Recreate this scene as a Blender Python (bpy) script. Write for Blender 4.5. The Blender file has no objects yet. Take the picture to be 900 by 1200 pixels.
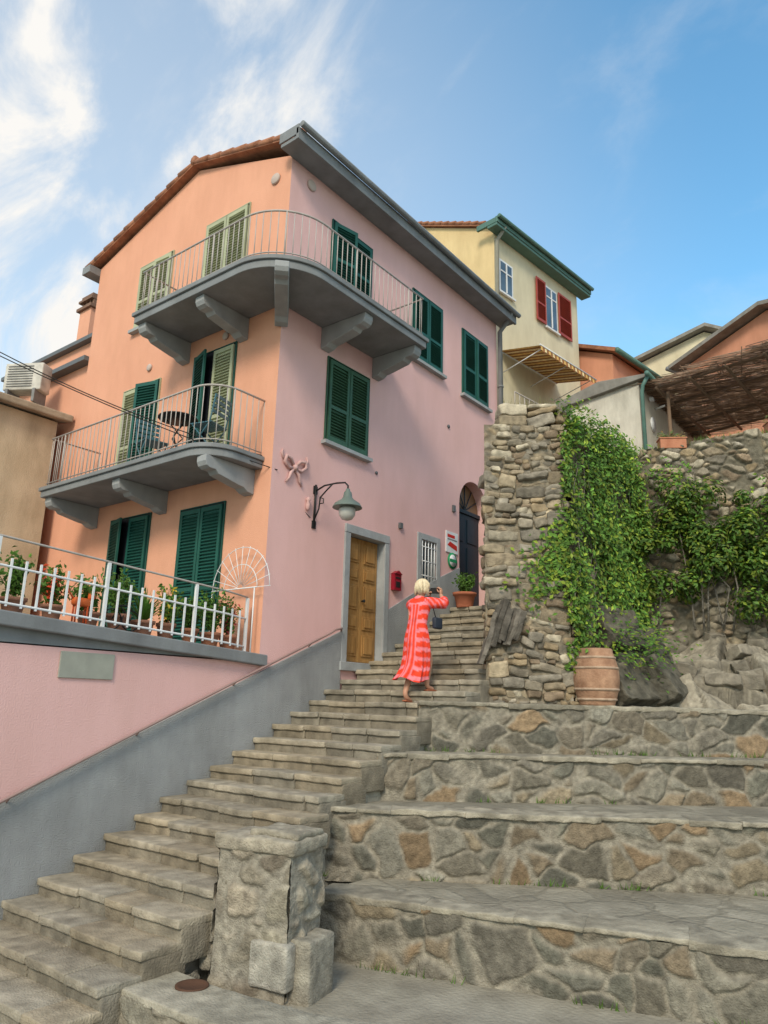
import bpy, math, random
from mathutils import Vector, Matrix, noise
R=random.Random(7)
C=bpy.context.scene.collection
# ------------------------------------------------------------------ helpers
class MB:
    def __init__(s): s.v=[];s.f=[];s.m=[];s.c=[];s.s=[]
    def add(s,vs,fs,m=0,col=(1,1,1),sm=False):
        o=len(s.v); s.v.extend([tuple(v) for v in vs])
        if isinstance(col,list): s.c.extend(col)
        else: s.c.extend([col]*len(vs))
        for f in fs:
            s.f.append(tuple(i+o for i in f)); s.m.append(m); s.s.append(sm)
def mk(name,mb,mats,parent=None,bevel=0.0):
    me=bpy.data.meshes.new(name); me.from_pydata(mb.v,[],mb.f)
    if not isinstance(mats,(list,tuple)): mats=[mats]
    for m in mats: me.materials.append(m)
    me.polygons.foreach_set("material_index",mb.m)
    me.polygons.foreach_set("use_smooth",mb.s)
    a=me.color_attributes.new("Col",'FLOAT_COLOR','POINT')
    flat=[]
    for c in mb.c: flat+= [c[0],c[1],c[2],1.0]
    a.data.foreach_set("color",flat)
    me.update()
    o=bpy.data.objects.new(name,me); C.objects.link(o)
    if parent: o.parent=parent
    if bevel>0:
        b=o.modifiers.new("b",'BEVEL'); b.width=bevel; b.segments=2; b.limit_method='ANGLE'; b.angle_limit=math.radians(40)
    return o
def empty(name):
    o=bpy.data.objects.new(name,None); C.objects.link(o); return o
BF=[(0,3,2,1),(4,5,6,7),(0,1,5,4),(1,2,6,5),(2,3,7,6),(3,0,4,7)]
def box(mb,x0,x1,y0,y1,z0,z1,m=0,col=(1,1,1)):
    mb.add([(x0,y0,z0),(x1,y0,z0),(x1,y1,z0),(x0,y1,z0),(x0,y0,z1),(x1,y0,z1),(x1,y1,z1),(x0,y1,z1)],BF,m,col)
def obox(mb,c,h,M,m=0,col=(1,1,1)):
    vs=[]
    for z in (-1,1):
        for x,y in ((-1,-1),(1,-1),(1,1),(-1,1)):
            vs.append(Vector(c)+M@Vector((x*h[0],y*h[1],z*h[2])))
    mb.add(vs,BF,m,col)
def prism(mb,poly,z0,z1,m=0,col=(1,1,1)):
    n=len(poly)
    a=sum(poly[i][0]*poly[(i+1)%n][1]-poly[(i+1)%n][0]*poly[i][1] for i in range(n))
    if a<0: poly=poly[::-1]
    vs=[(p[0],p[1],z0) for p in poly]+[(p[0],p[1],z1) for p in poly]
    fs=[tuple(range(n))[::-1],tuple(range(n,2*n))]+[(i,(i+1)%n,n+(i+1)%n,n+i) for i in range(n)]
    mb.add(vs,fs,m,col)
def prismX(mb,poly,x0,x1,m=0,col=(1,1,1)):   # poly in (y,z)
    n=len(poly)
    a=sum(poly[i][0]*poly[(i+1)%n][1]-poly[(i+1)%n][0]*poly[i][1] for i in range(n))
    if a<0: poly=poly[::-1]
    vs=[(x0,p[0],p[1]) for p in poly]+[(x1,p[0],p[1]) for p in poly]
    fs=[tuple(range(n))[::-1],tuple(range(n,2*n))]+[(i,(i+1)%n,n+(i+1)%n,n+i) for i in range(n)]
    mb.add(vs,fs,m,col)
def prismY(mb,poly,y0,y1,m=0,col=(1,1,1)):   # poly in (x,z)
    n=len(poly)
    a=sum(poly[i][0]*poly[(i+1)%n][1]-poly[(i+1)%n][0]*poly[i][1] for i in range(n))
    if a<0: poly=poly[::-1]
    vs=[(p[0],y0,p[1]) for p in poly]+[(p[0],y1,p[1]) for p in poly]
    fs=[tuple(range(n)),tuple(range(n,2*n))[::-1]]+[(i,n+i,n+(i+1)%n,(i+1)%n) for i in range(n)]
    mb.add(vs,fs,m,col)
def tube(mb,pts,r,n=6,m=0,col=(1,1,1),sm=True):
    pts=[Vector(p) for p in pts]; k=len(pts)
    rs=r if isinstance(r,(list,tuple)) else [r]*k
    vs=[]
    t0=(pts[1]-pts[0]).normalized()
    up=Vector((0,0,1)) if abs(t0.z)<.9 else Vector((1,0,0))
    a=t0.cross(up).normalized()
    for i,p in enumerate(pts):
        t=(pts[min(i+1,k-1)]-pts[max(i-1,0)]).normalized()
        a=(a-t*a.dot(t)).normalized(); b=t.cross(a)
        for j in range(n):
            an=2*math.pi*j/n
            vs.append(p+(a*math.cos(an)+b*math.sin(an))*rs[i])
    fs=[]
    for i in range(k-1):
        for j in range(n):
            fs.append((i*n+j,i*n+(j+1)%n,(i+1)*n+(j+1)%n,(i+1)*n+j))
    fs.append(tuple(range(n))[::-1]); fs.append(tuple(range((k-1)*n,k*n)))
    mb.add(vs,fs,m,col,sm)
def lathe(mb,c,prof,n=20,m=0,col=(1,1,1),ax=None):
    vs=[];k=len(prof);c=Vector(c)
    for r,z in prof:
        for j in range(n):
            a=2*math.pi*j/n; v=Vector((r*math.cos(a),r*math.sin(a),z))
            if ax is not None: v=ax@v
            vs.append(c+v)
    fs=[(i*n+j,i*n+(j+1)%n,(i+1)*n+(j+1)%n,(i+1)*n+j) for i in range(k-1) for j in range(n)]
    fs.append(tuple(range(n))[::-1]); fs.append(tuple(range((k-1)*n,k*n)))
    mb.add(vs,fs,m,col,True)
def rbox(mb,c,h,r,M=None,amp=.01,seg=.12,m=0,col=(1,1,1),freq=4.0,cn=.25,sm=True):
    M=M or Matrix.Identity(3); c=Vector(c)
    r=min(r,min(h)*.8)
    def ax(hh):
        L=[-hh,-hh+r*.35,-hh+r]
        n=max(1,int((2*hh-2*r)/seg))
        L+=[-hh+r+(2*hh-2*r)*i/n for i in range(1,n)]
        return L+[hh-r,hh-r*.35,hh]
    A=[ax(x) for x in h]; idx={};vs=[];fs=[];cols=[]
    def vid(i,j,k):
        key=(i,j,k)
        if key in idx: return idx[key]
        p=Vector((A[0][i],A[1][j],A[2][k]))
        q=Vector([max(-h[a]+r,min(h[a]-r,p[a])) for a in range(3)])
        d=p-q
        if d.length>1e-6: p=q+d.normalized()*r
        w=c+M@p
        nv=noise.noise_vector(w*freq)+noise.noise_vector(w*freq*3)*.45
        w=w+nv*amp
        s=1+cn*noise.noise(w*9)+cn*.6*noise.noise(w*23)
        idx[key]=len(vs);vs.append(w);cols.append((col[0]*s,col[1]*s,col[2]*s))
        return idx[key]
    N=[len(a)-1 for a in A]
    for i in range(N[0]):
        for j in range(N[1]):
            fs.append((vid(i,j,0),vid(i,j+1,0),vid(i+1,j+1,0),vid(i+1,j,0)))
            fs.append((vid(i,j,N[2]),vid(i+1,j,N[2]),vid(i+1,j+1,N[2]),vid(i,j+1,N[2])))
    for i in range(N[0]):
        for k in range(N[2]):
            fs.append((vid(i,0,k),vid(i+1,0,k),vid(i+1,0,k+1),vid(i,0,k+1)))
            fs.append((vid(i,N[1],k),vid(i,N[1],k+1),vid(i+1,N[1],k+1),vid(i+1,N[1],k)))
    for j in range(N[1]):
        for k in range(N[2]):
            fs.append((vid(0,j,k),vid(0,j,k+1),vid(0,j+1,k+1),vid(0,j+1,k)))
            fs.append((vid(N[0],j,k),vid(N[0],j+1,k),vid(N[0],j+1,k+1),vid(N[0],j,k+1)))
    mb.add(vs,fs,m,cols,sm)
def relief(mb,p0,p1,z0,z1,cell=(.42,.26),res=.016,depth=.03,seed=0,pal=None,mort=(.26,.235,.19),m=0,z0b=None,z1b=None,jag=0,mw=.09,lean=0,warp=.05):
    p0=Vector((p0[0],p0[1],0));p1=Vector((p1[0],p1[1],0)); L=(p1-p0).length; d=(p1-p0)/L
    nrm=Vector((d.y,-d.x,0))
    nu=int(L/res); z1b=z1 if z1b is None else z1b; z0b=z0 if z0b is None else z0b
    nv=max(2,int((max(z1,z1b)-min(z0,z0b))/res)); vs=[];cols=[];fs=[]
    for i in range(nu+1):
        s=L*i/nu; f=i/nu
        a=z0+(z0b-z0)*f; b=z1+(z1b-z1)*f
        if jag: b+=jag*noise.noise(Vector((round(s/.3)*1.7,seed,3)))
        for j in range(nv+1):
            z=a+(b-a)*j/nv
            q=Vector((s,z,seed*7.3)); w=noise.noise_vector(q*1.6)*warp*2.2+noise.noise_vector(q*5)*warp*.6+noise.noise_vector(q*14)*.014
            cc=Vector(((s+w.x)/cell[0],(z+w.y)/cell[1],seed*5.0))
            ds,ps=noise.voronoi(cc,distance_metric='DISTANCE',exponent=2.5)
            e=ds[1]-ds[0]; mw_=mw*(1+.8*noise.noise(q*2.3)); t=max(0,min(1,(e-mw_*.4)/(mw_*1.6))); t=t*t*(3-2*t)
            rn=abs(noise.cell(ps[0]*13.1+Vector((.3,.3,.3)))); rn2=abs(noise.cell(ps[0]*29.7+Vector((.1,.7,.2))))
            h=t*depth*(.35+.95*rn)+noise.noise(q*9)*depth*.3*t+noise.noise(q*30)*.006+noise.noise(q*2)*depth*.5
            pc=pal[int(rn2*997)%len(pal)]; k=(.72+.56*rn)*(1+.26*noise.noise(q*14)+.22*noise.noise(q*40)+.2*noise.noise(q*3))
            mm=(1+.3*noise.noise(q*20)+.25*noise.noise(q*4))
            cols.append(tuple(mort[x]*mm*(1-t)+pc[x]*k*t for x in range(3)))
            v=p0+d*s+nrm*(h-lean*(z-a)); vs.append((v.x,v.y,z))
    for i in range(nu):
        for j in range(nv):
            o=i*(nv+1)+j
            fs.append((o,o+nv+1,o+nv+2,o+1))
    mb.add(vs,fs,m,cols,True)
# ------------------------------------------------------------------ materials
def nd(nt,t,**k):
    n=nt.nodes.new(t)
    for a,b in k.items(): setattr(n,a,b)
    return n
def mat(name,col=(.5,.5,.5),col2=None,scale=2.0,rough=.85,bump=.15,bscale=40,attr=False,metal=0,stain=0,stretch=(1,1,1),spec=.3,trans=0,bdist=.02):
    m=bpy.data.materials.new(name); m.use_nodes=True; nt=m.node_tree; bs=nt.nodes['Principled BSDF']
    bs.inputs['Roughness'].default_value=rough; bs.inputs['Metallic'].default_value=metal
    bs.inputs['Specular IOR Level'].default_value=spec
    tc=nd(nt,'ShaderNodeTexCoord'); mp=nd(nt,'ShaderNodeMapping'); mp.inputs['Scale'].default_value=stretch
    nt.links.new(tc.outputs['Object'],mp.inputs[0])
    n1=nd(nt,'ShaderNodeTexNoise'); n1.inputs['Scale'].default_value=scale; n1.inputs['Detail'].default_value=4
    nt.links.new(mp.outputs[0],n1.inputs['Vector'])
    cr=nd(nt,'ShaderNodeValToRGB'); cr.color_ramp.elements[0].position=.3; cr.color_ramp.elements[1].position=.7
    col2=col2 or tuple(c*.82 for c in col)
    if attr: 
        cr.color_ramp.elements[0].color=(.72,.72,.72,1); cr.color_ramp.elements[1].color=(1.2,1.2,1.2,1)
    else:
        cr.color_ramp.elements[0].color=(*col2,1); cr.color_ramp.elements[1].color=(*col,1)
    nt.links.new(n1.outputs['Fac'],cr.inputs[0]); out=cr.outputs[0]
    if attr:
        at=nd(nt,'ShaderNodeAttribute',attribute_name="Col")
        mx=nd(nt,'ShaderNodeMix',data_type='RGBA',blend_type='MULTIPLY'); mx.inputs[0].default_value=1
        nt.links.new(at.outputs['Color'],mx.inputs[6]); nt.links.new(out,mx.inputs[7]); out=mx.outputs[2]
    if stain>0:
        mp2=nd(nt,'ShaderNodeMapping'); mp2.inputs['Scale'].default_value=(1.2,1.2,.35); nt.links.new(tc.outputs['Object'],mp2.inputs[0])
        n3=nd(nt,'ShaderNodeTexNoise'); n3.inputs['Scale'].default_value=1.4; n3.inputs['Detail'].default_value=6; n3.inputs['Roughness'].default_value=.68
        nt.links.new(mp2.outputs[0],n3.inputs['Vector'])
        r3=nd(nt,'ShaderNodeValToRGB'); r3.color_ramp.elements[0].position=.33;r3.color_ramp.elements[1].position=.60
        s=1-stain; r3.color_ramp.elements[0].color=(s,s*.99,s*.97,1); r3.color_ramp.elements[1].color=(1,1,1,1)
        nt.links.new(n3.outputs['Fac'],r3.inputs[0])
        mx=nd(nt,'ShaderNodeMix',data_type='RGBA',blend_type='MULTIPLY'); mx.inputs[0].default_value=1
        nt.links.new(out,mx.inputs[6]); nt.links.new(r3.outputs[0],mx.inputs[7]); out=mx.outputs[2]
    nt.links.new(out,bs.inputs['Base Color'])
    if bump>0:
        n2=nd(nt,'ShaderNodeTexNoise'); n2.inputs['Scale'].default_value=bscale; n2.inputs['Detail'].default_value=4
        nt.links.new(tc.outputs['Object'],n2.inputs['Vector'])
        bp=nd(nt,'ShaderNodeBump'); bp.inputs['Strength'].default_value=bump; bp.inputs['Distance'].default_value=bdist
        nt.links.new(n2.outputs['Fac'],bp.inputs['Height']); nt.links.new(bp.outputs[0],bs.inputs['Normal'])
    if trans>0:
        tr=nd(nt,'ShaderNodeBsdfTranslucent'); ms=nd(nt,'ShaderNodeMixShader'); ms.inputs[0].default_value=trans
        o=nt.nodes['Material Output']
        nt.links.new(out,tr.inputs[0]); nt.links.new(bs.outputs[0],ms.inputs[1]); nt.links.new(tr.outputs[0],ms.inputs[2]); nt.links.new(ms.outputs[0],o.inputs[0])
    return m
def paving(name,c1,c2,gap,scale):
    m=mat(name,c1,c2,scale=3,bump=0,rough=.9,stain=.3); nt=m.node_tree; bs=nt.nodes['Principled BSDF']
    tc=nd(nt,'ShaderNodeTexCoord')
    nz=nd(nt,'ShaderNodeTexNoise'); nz.inputs['Scale'].default_value=2.5; nz.inputs['Detail'].default_value=4; nt.links.new(tc.outputs['Object'],nz.inputs['Vector'])
    ad=nd(nt,'ShaderNodeMix',data_type='RGBA',blend_type='ADD'); ad.inputs[0].default_value=.35
    nt.links.new(tc.outputs['Object'],ad.inputs[6]); nt.links.new(nz.outputs['Color'],ad.inputs[7])
    v=nd(nt,'ShaderNodeTexVoronoi',feature='DISTANCE_TO_EDGE'); v.inputs['Scale'].default_value=scale
    v2=nd(nt,'ShaderNodeTexVoronoi',feature='F1'); v2.inputs['Scale'].default_value=scale
    nt.links.new(ad.outputs[2],v.inputs['Vector']); nt.links.new(ad.outputs[2],v2.inputs['Vector'])
    r=nd(nt,'ShaderNodeValToRGB'); r.color_ramp.elements[0].position=.01; r.color_ramp.elements[1].position=.07
    nt.links.new(v.outputs['Distance'],r.inputs[0])
    src=bs.inputs['Base Color'].links[0].from_socket
    hs=nd(nt,'ShaderNodeMix',data_type='RGBA',blend_type='MULTIPLY'); hs.inputs[0].default_value=1
    sx=nd(nt,'ShaderNodeSeparateColor'); nt.links.new(v2.outputs['Color'],sx.inputs[0])
    mr=nd(nt,'ShaderNodeMapRange'); mr.inputs['To Min'].default_value=.8; mr.inputs['To Max'].default_value=1.12; nt.links.new(sx.outputs[0],mr.inputs['Value'])
    nt.links.new(src,hs.inputs[6]); nt.links.new(mr.outputs[0],hs.inputs[7])
    mx=nd(nt,'ShaderNodeMix',data_type='RGBA'); mx.inputs[6].default_value=(*gap,1)
    nt.links.new(r.outputs[0],mx.inputs[0]); nt.links.new(hs.outputs[2],mx.inputs[7]); nt.links.new(mx.outputs[2],bs.inputs['Base Color'])
    n2=nd(nt,'ShaderNodeTexNoise'); n2.inputs['Scale'].default_value=18; n2.inputs['Detail'].default_value=6; nt.links.new(tc.outputs['Object'],n2.inputs['Vector'])
    ma=nd(nt,'ShaderNodeMath',operation='MULTIPLY_ADD'); ma.inputs[1].default_value=.4; nt.links.new(r.outputs[0],ma.inputs[0]); nt.links.new(n2.outputs['Fac'],ma.inputs[2])
    bp=nd(nt,'ShaderNodeBump'); bp.inputs['Strength'].default_value=.9; bp.inputs['Distance'].default_value=.03
    nt.links.new(ma.outputs[0],bp.inputs['Height']); nt.links.new(bp.outputs[0],bs.inputs['Normal'])
    return m
M_pink=mat("pink_plaster",(.78,.49,.47),(.73,.45,.43),.8,bump=.3,bscale=60,stain=.07)
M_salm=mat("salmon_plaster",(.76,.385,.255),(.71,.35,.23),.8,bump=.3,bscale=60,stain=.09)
M_gplinth=mat("grey_render",(.37,.385,.395),(.31,.325,.335),3,bump=.9,bscale=70,stain=.2)
M_gray=mat("grey_paint",(.25,.265,.275),(.20,.21,.22),3,bump=.15,rough=.7,stain=.2)
M_grayD=mat("grey_metal",(.13,.14,.145),None,3,bump=.1,rough=.5)
M_frame=mat("grey_stone_frame",(.40,.42,.43),(.32,.34,.35),5,bump=.3,stain=.15)
M_green=mat("green_paint",(.018,.105,.085),(.012,.08,.062),4,rough=.5,bump=.05)
M_greenY=mat("olive_green_paint",(.045,.12,.07),(.035,.09,.055),4,rough=.5,bump=.05)
M_sage=mat("pale_sage_sunlit",(.44,.46,.30),(.36,.38,.25),4,rough=.6,bump=.05)  # pale sage; on the middle doors its paleness is sunlight put into colour
M_tile=mat("terracotta_tile",(.46,.21,.12),(.28,.12,.07),6,bump=.5,stain=.3)
M_terra=mat("terracotta",(.50,.22,.13),(.38,.15,.085),8,bump=.2)
M_rail=mat("rail_metal",(.46,.42,.39),None,8,rough=.5,bump=0)
M_white=mat("white_paint",(.78,.79,.80),(.66,.68,.70),6,rough=.5,bump=.05)
M_wood=mat("door_wood",(.45,.25,.085),(.33,.165,.05),5,rough=.5,bump=.2,bscale=30,stretch=(4,4,.4))
M_dark=mat("dark_interior",(.02,.022,.03),None,2,rough=.4,bump=0)
M_navy=mat("navy_door_paint",(.010,.022,.035),None,2,rough=.45,bump=0)
M_black=mat("black_iron",(.02,.02,.02),None,5,rough=.5,bump=0)
M_stone=mat("stone_attr",attr=True,scale=14,rough=.92,bump=1.0,bscale=60,bdist=.015)
M_step=mat("step_stone",attr=True,scale=7,rough=.92,bump=1.0,bscale=50,bdist=.014,stain=.3)
M_leaf=mat("leaf",attr=True,scale=3,rough=.55,bump=0,trans=.3,spec=.4)
M_plain=mat("painted_attr",attr=True,scale=5,rough=.6,bump=.05)
M_cloth=mat("cloth_attr",attr=True,scale=12,rough=.9,bump=.3,bscale=80)
M_skin=mat("skin",(.55,.30,.20),(.50,.26,.17),6,rough=.5,bump=.05)
M_hair=mat("blond_hair",(.78,.68,.48),(.62,.50,.32),30,rough=.5,bump=.3,bscale=90,stretch=(1,1,.2))
M_yel=mat("yellow_plaster",(.76,.58,.31),(.67,.50,.26),1,bump=.3,stain=.15)
M_cream=mat("cream_plaster",(.70,.64,.46),(.62,.56,.40),1,bump=.3,stain=.15)
M_beige=mat("beige_plaster",(.62,.51,.36),(.50,.40,.27),1.5,bump=.4,stain=.3)
M_wht=mat("white_plaster",(.66,.63,.54),(.57,.54,.46),1.2,bump=.4,stain=.3)
M_orange=mat("orange_plaster",(.66,.31,.20),(.58,.27,.17),1,bump=.2,stain=.15)
M_red=mat("red_shutter",(.40,.07,.045),(.30,.05,.035),4,rough=.5,bump=.05)
M_glass=mat("window_glass",(.10,.14,.18),(.05,.07,.09),2,rough=.08,bump=0,spec=.8)
M_geave=mat("green_eave",(.10,.20,.17),(.08,.16,.13),4,rough=.5,bump=.05)
M_pave=paving("stone_paving",(.35,.32,.255),(.25,.23,.18),(.22,.20,.155),2.0)
M_conc=mat("concrete",(.37,.345,.28),(.27,.25,.205),3,bump=.8,bscale=25,stain=.3)
M_rock=mat("rock",(.24,.215,.18),(.13,.12,.10),3,bump=1,bscale=15,bdist=.05)
# ------------------------------------------------------------------ ground
g=MB(); g.add([(-250,-250,-.02),(250,-250,-.02),(250,250,-.02),(-250,250,-.02)],[(0,1,2,3)]); mk("ground",g,M_pave)
# ------------------------------------------------------------------ pink house
PH=empty("pink_house")
X0=-7.7; Y0=7.15; Y1=13.95; XL=-13.3
w=MB()
holes=[(8.96,9.88,3.04,5.10),(10.98,11.48,4.60,5.38),(12.32,13.46,4.2,6.96)]
ys=sorted(set([Y0,Y1]+[h[0] for h in holes]+[h[1] for h in holes])); zs=sorted(set([0,11.15]+[h[2] for h in holes]+[h[3] for h in holes]))
for i in range(len(ys)-1):
    for j in range(len(zs)-1):
        cy=(ys[i]+ys[i+1])/2; cz=(zs[j]+zs[j+1])/2
        if any(h[0]<cy<h[1] and h[2]<cz<h[3] for h in holes): continue
        w.add([(X0,ys[i],zs[j]),(X0,ys[i+1],zs[j]),(X0,ys[i+1],zs[j+1]),(X0,ys[i],zs[j+1])],[(0,1,2,3)])
for (a,b,c,d) in holes[:2]:
    dp=.25
    w.add([(X0,a,c),(X0-dp,a,c),(X0-dp,a,d),(X0,a,d)],[(0,1,2,3)],2)
    w.add([(X0,b,c),(X0-dp,b,c),(X0-dp,b,d),(X0,b,d)],[(3,2,1,0)],2)
    w.add([(X0,a,d),(X0-dp,a,d),(X0-dp,b,d),(X0,b,d)],[(0,1,2,3)],2)
    w.add([(X0,a,c),(X0-dp,a,c),(X0-dp,b,c),(X0,b,c)],[(3,2,1,0)],2)
a,b,c,d=holes[2]; cyy=(a+b)/2; rr=(b-a)/2; sp=6.38
arc=[(cyy-rr*math.cos(t*math.pi/16),sp+(d-sp)*math.sin(t*math.pi/16)) for t in range(17)]
for t in range(16):
    p,q=arc[t],arc[t+1]
    w.add([(X0,p[0],p[1]),(X0,q[0],q[1]),(X0,q[0],d),(X0,p[0],d)],[(0,1,2,3)])
    w.add([(X0,p[0],p[1]),(X0,q[0],q[1]),(X0-.3,q[0],q[1]),(X0-.3,p[0],p[1])],[(0,1,2,3)])
for yy in (a,b): w.add([(X0,yy,c),(X0-.3,yy,c),(X0-.3,yy,sp),(X0,yy,sp)],[(0,1,2,3)])
w.add([(X0,a,c),(X0-.3,a,c),(X0-.3,b,c),(X0,b,c)],[(3,2,1,0)],2)
gab=[(XL,0),(X0,0),(X0,11.15),(-10.2,12.05),(XL,11.1)]
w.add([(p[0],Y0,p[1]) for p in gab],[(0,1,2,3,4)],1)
w.add([(p[0],Y1,p[1]) for p in gab],[(4,3,2,1,0)],0)
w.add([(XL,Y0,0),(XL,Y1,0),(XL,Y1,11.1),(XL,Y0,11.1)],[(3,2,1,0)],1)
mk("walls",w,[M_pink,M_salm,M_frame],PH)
# roof
r=MB()
for (xa,za,xb,zb) in ((-10.2,12.08,-7.42,11.28),(-10.2,12.08,-13.55,11.12)):
    r.add([(xa,7.0,za),(xb,7.0,zb),(xb,14.1,zb),(xa,14.1,za),(xa,7.0,za+.05),(xb,7.0,zb+.05),(xb,14.1,zb+.05),(xa,14.1,za+.05)],[(0,1,2,3),(7,6,5,4),(0,4,5,1),(1,5,6,2),(2,6,7,3)],0)
    L=math.hypot(xb-xa,zb-za); n=int(L/.33)
    for yv in [7.03+.22*i for i in range(33)]:
        if yv<7.1:
            for i in range(n):
                f0=i/n; f1=(i+1)/n+.03
                tube(r,[(xa+(xb-xa)*f0,yv+R.uniform(-.012,.012),za+(zb-za)*f0+.06),(xa+(xb-xa)*f1,yv,za+(zb-za)*f1+.08+R.uniform(-.01,.01))],[.05,.07],8,0,(1,1,1))
        else:
            tube(r,[(xa,yv,za+.07),(xb,yv,zb+.07)],.07,6)
tube(r,[(-10.2,6.98,12.18),(-10.2,14.1,12.18)],.09,8)
mk("roof_tiles",r,M_tile,PH)
r=MB()
box(r,X0,-7.34,6.88,14.15,11.10,11.17)
box(r,-7.338,-7.28,6.86,14.17,11.08,11.30)
box(r,-7.72,-7.282,6.86,6.879,11.172,11.36)
tube(r,[(-7.22,6.86,11.32),(-7.22,14.2,11.29)],.055,8)
box(r,XL-.28,XL-.002,6.9,14.1,10.93,11.10)
mk("eaves",r,M_gray,PH,.008)
r=MB()
tube(r,[(-7.25,13.9,11.3),(-7.4,13.95,11.1),(-7.62,13.98,10.9),(-7.62,13.98,4.3)],.055,8); 
for z in (5.5,7.5,9.5): lathe(r,(-7.62,13.98,z),[(.07,0),(.07,.04)],10)
mk("downpipe",r,M_gray,PH)
r=MB()
RX=Matrix.Rotation(math.radians(90),3,'X'); RY=Matrix.Rotation(math.radians(90),3,'Y')
lathe(r,(-8.05,Y0,10.85),[(.1,0),(.1,.03),(.085,.04)],16,ax=RX)
lathe(r,(X0,7.62,10.86),[(.1,0),(.1,.03),(.085,.04)],16,ax=RY)
for x in (-11.1,-9.0): lathe(r,(x,Y0,8.25),[(.07,0),(.07,.03),(.05,.04)],12,ax=RX)
mk("round_vents",r,mat("vent_plaster",(.55,.45,.40),None,5,bump=.2),PH)
def leaf(mb,P,u,n,wd,ht,m=0,slat=.052):
    P=Vector(P);u=Vector(u);n=Vector(n);z=Vector((0,0,1)); t=.035
    M=Matrix((u,n,z)).transposed()
    def b(a0,a1,z0,z1,n0=0,n1=t): obox(mb,P+u*((a0+a1)/2)+z*((z0+z1)/2)+n*((n0+n1)/2),((a1-a0)/2,(n1-n0)/2,(z1-z0)/2),M,m)
    s=.055
    b(0,s,0,ht); b(wd-s,wd,0,ht); b(s,wd-s,0,.09); b(s,wd-s,ht-.07,ht)
    mid=ht*.42; b(s,wd-s,mid-.03,mid+.03)
    k=.09
    while k<ht-.09:
        if abs(k-mid)>.045:
            T=M@Matrix.Rotation(math.radians(-38+R.uniform(-4,4)),3,'X')
            obox(mb,P+u*(wd/2)+z*(k+.02)+n*.018,((wd-2*s)/2,.026,.005),T,m)
        k+=slat
    b(s,wd-s,.05,ht-.05,.001,.004)
def shut(name,plane,a0,a1,z0,z1,m1,m2=None,op1=0,op2=0,frame=None):
    mb=MB(); m2=m2 or m1
    if plane=='R': o=lambda a,z,e=0:(X0+.015+e,a,z); u=Vector((0,1,0)); n=Vector((1,0,0))
    else: o=lambda a,z,e=0:(a,Y0-.015-e,z); u=Vector((1,0,0)); n=Vector((0,-1,0))
    wd=(a1-a0)/2-.008
    def rot(ang,left):
        A=math.radians(ang)
        if left: return (u*math.cos(A)+n*math.sin(A)),(n*math.cos(A)-u*math.sin(A))
        return (-u*math.cos(A)+n*math.sin(A)),(n*math.cos(A)+u*math.sin(A))
    uu,nn=rot(op1,True); leaf(mb,o(a0,z0),uu,nn,wd,z1-z0,0)
    if op2==0: leaf(mb,Vector(o(a1,z0))-u*wd,u,n,wd,z1-z0,1)
    else:
        uu,nn=rot(op2,False); leaf(mb,o(a1,z0),uu,nn,wd,z1-z0,1)
    def fb(b0,b1,q0,q1,e0,e1,mi):
        if plane=='R': box(mb,X0+e0,X0+e1,b0,b1,q0,q1,mi)
        else: box(mb,b0,b1,Y0-e1,Y0-e0,q0,q1,mi)
    fb(a0-.03,a1+.03,z0-.02,z1+.03,.0,.012,2)
    fb(a0-.045,a0-.031,z0-.02,z1+.045,.0,.03,0); fb(a1+.031,a1+.045,z0-.02,z1+.045,.0,.03,0); fb(a0-.03,a1+.03,z1+.031,z1+.045,0,.03,0)
    if frame: fb(a0-.1,a1+.1,z0-.08,z0-.021,0,.10,3)
    return mk(name,mb,[m1,m2,M_dark,M_frame],PH)
shut("shutter_window_upper_a",'R',8.22,9.24,9.30,10.50,M_green,M_green,12,0,True)
shut("shutter_window_upper_b",'R',10.62,11.60,8.93,10.36,M_green,None,0,0,True)
shut("shutter_window_upper_c",'R',12.46,13.46,8.82,10.30,M_green,None,0,3,True)
shut("shutter_window_middle",'R',8.27,9.28,6.50,7.92,M_greenY,None,0,0,True)
shut("shutter_window_gable_a",'L',-11.72,-10.76,9.2,10.50,M_sage,M_sage,0,4,True)
shut("shutter_door_gable_b",'L',-9.74,-8.68,8.60,10.62,M_sage,M_sage)
shut("shutter_door_middle_a",'L',-11.78,-10.74,5.97,7.90,M_sage,M_green,0,14)  # pale left leaf: sun on the shutter put into its colour
shut("shutter_door_middle_b",'L',-9.73,-8.74,5.97,8.02,M_green,M_sage,18,0)  # right leaf coloured sage to stand for sunlight on it
shut("shutter_door_terrace_a",'L',-11.69,-10.6,3.12,5.40,M_green,None,16,0)
shut("shutter_door_terrace_b",'L',-9.70,-8.70,3.12,5.32,M_green)
d=MB()
box(d,X0-.20,X0-.15,8.965,9.875,3.05,5.095)
for (a_,b_) in ((8.975,9.415),(9.425,9.865)):
    box(d,X0-.149,X0-.13,a_,b_,3.055,5.09)
    for (z0,z1) in ((3.15,3.50),(3.58,3.80),(3.90,4.30),(4.38,4.60),(4.68,5.02)):
        box(d,X0-.129,X0-.112,a_+.07,b_-.07,z0,z1)
        box(d,X0-.111,X0-.095,a_+.11,b_-.11,z0+.04,z1-.04)
lathe(d,(X0-.11,9.45,4.05),[(.015,0),(.02,.04),(.03,.06),(.01,.08)],10,1,ax=RY)
mk("wooden_door",d,[M_wood,M_black],PH,.006)
d=MB()
box(d,X0-.02,X0+.035,8.83,8.958,2.95,5.098); box(d,X0-.02,X0+.035,9.882,10.0,2.95,5.098); box(d,X0-.02,X0+.04,8.83,10.0,5.102,5.24)
box(d,X0-.25,X0+.06,8.80,10.02,2.90,3.035)
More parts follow.
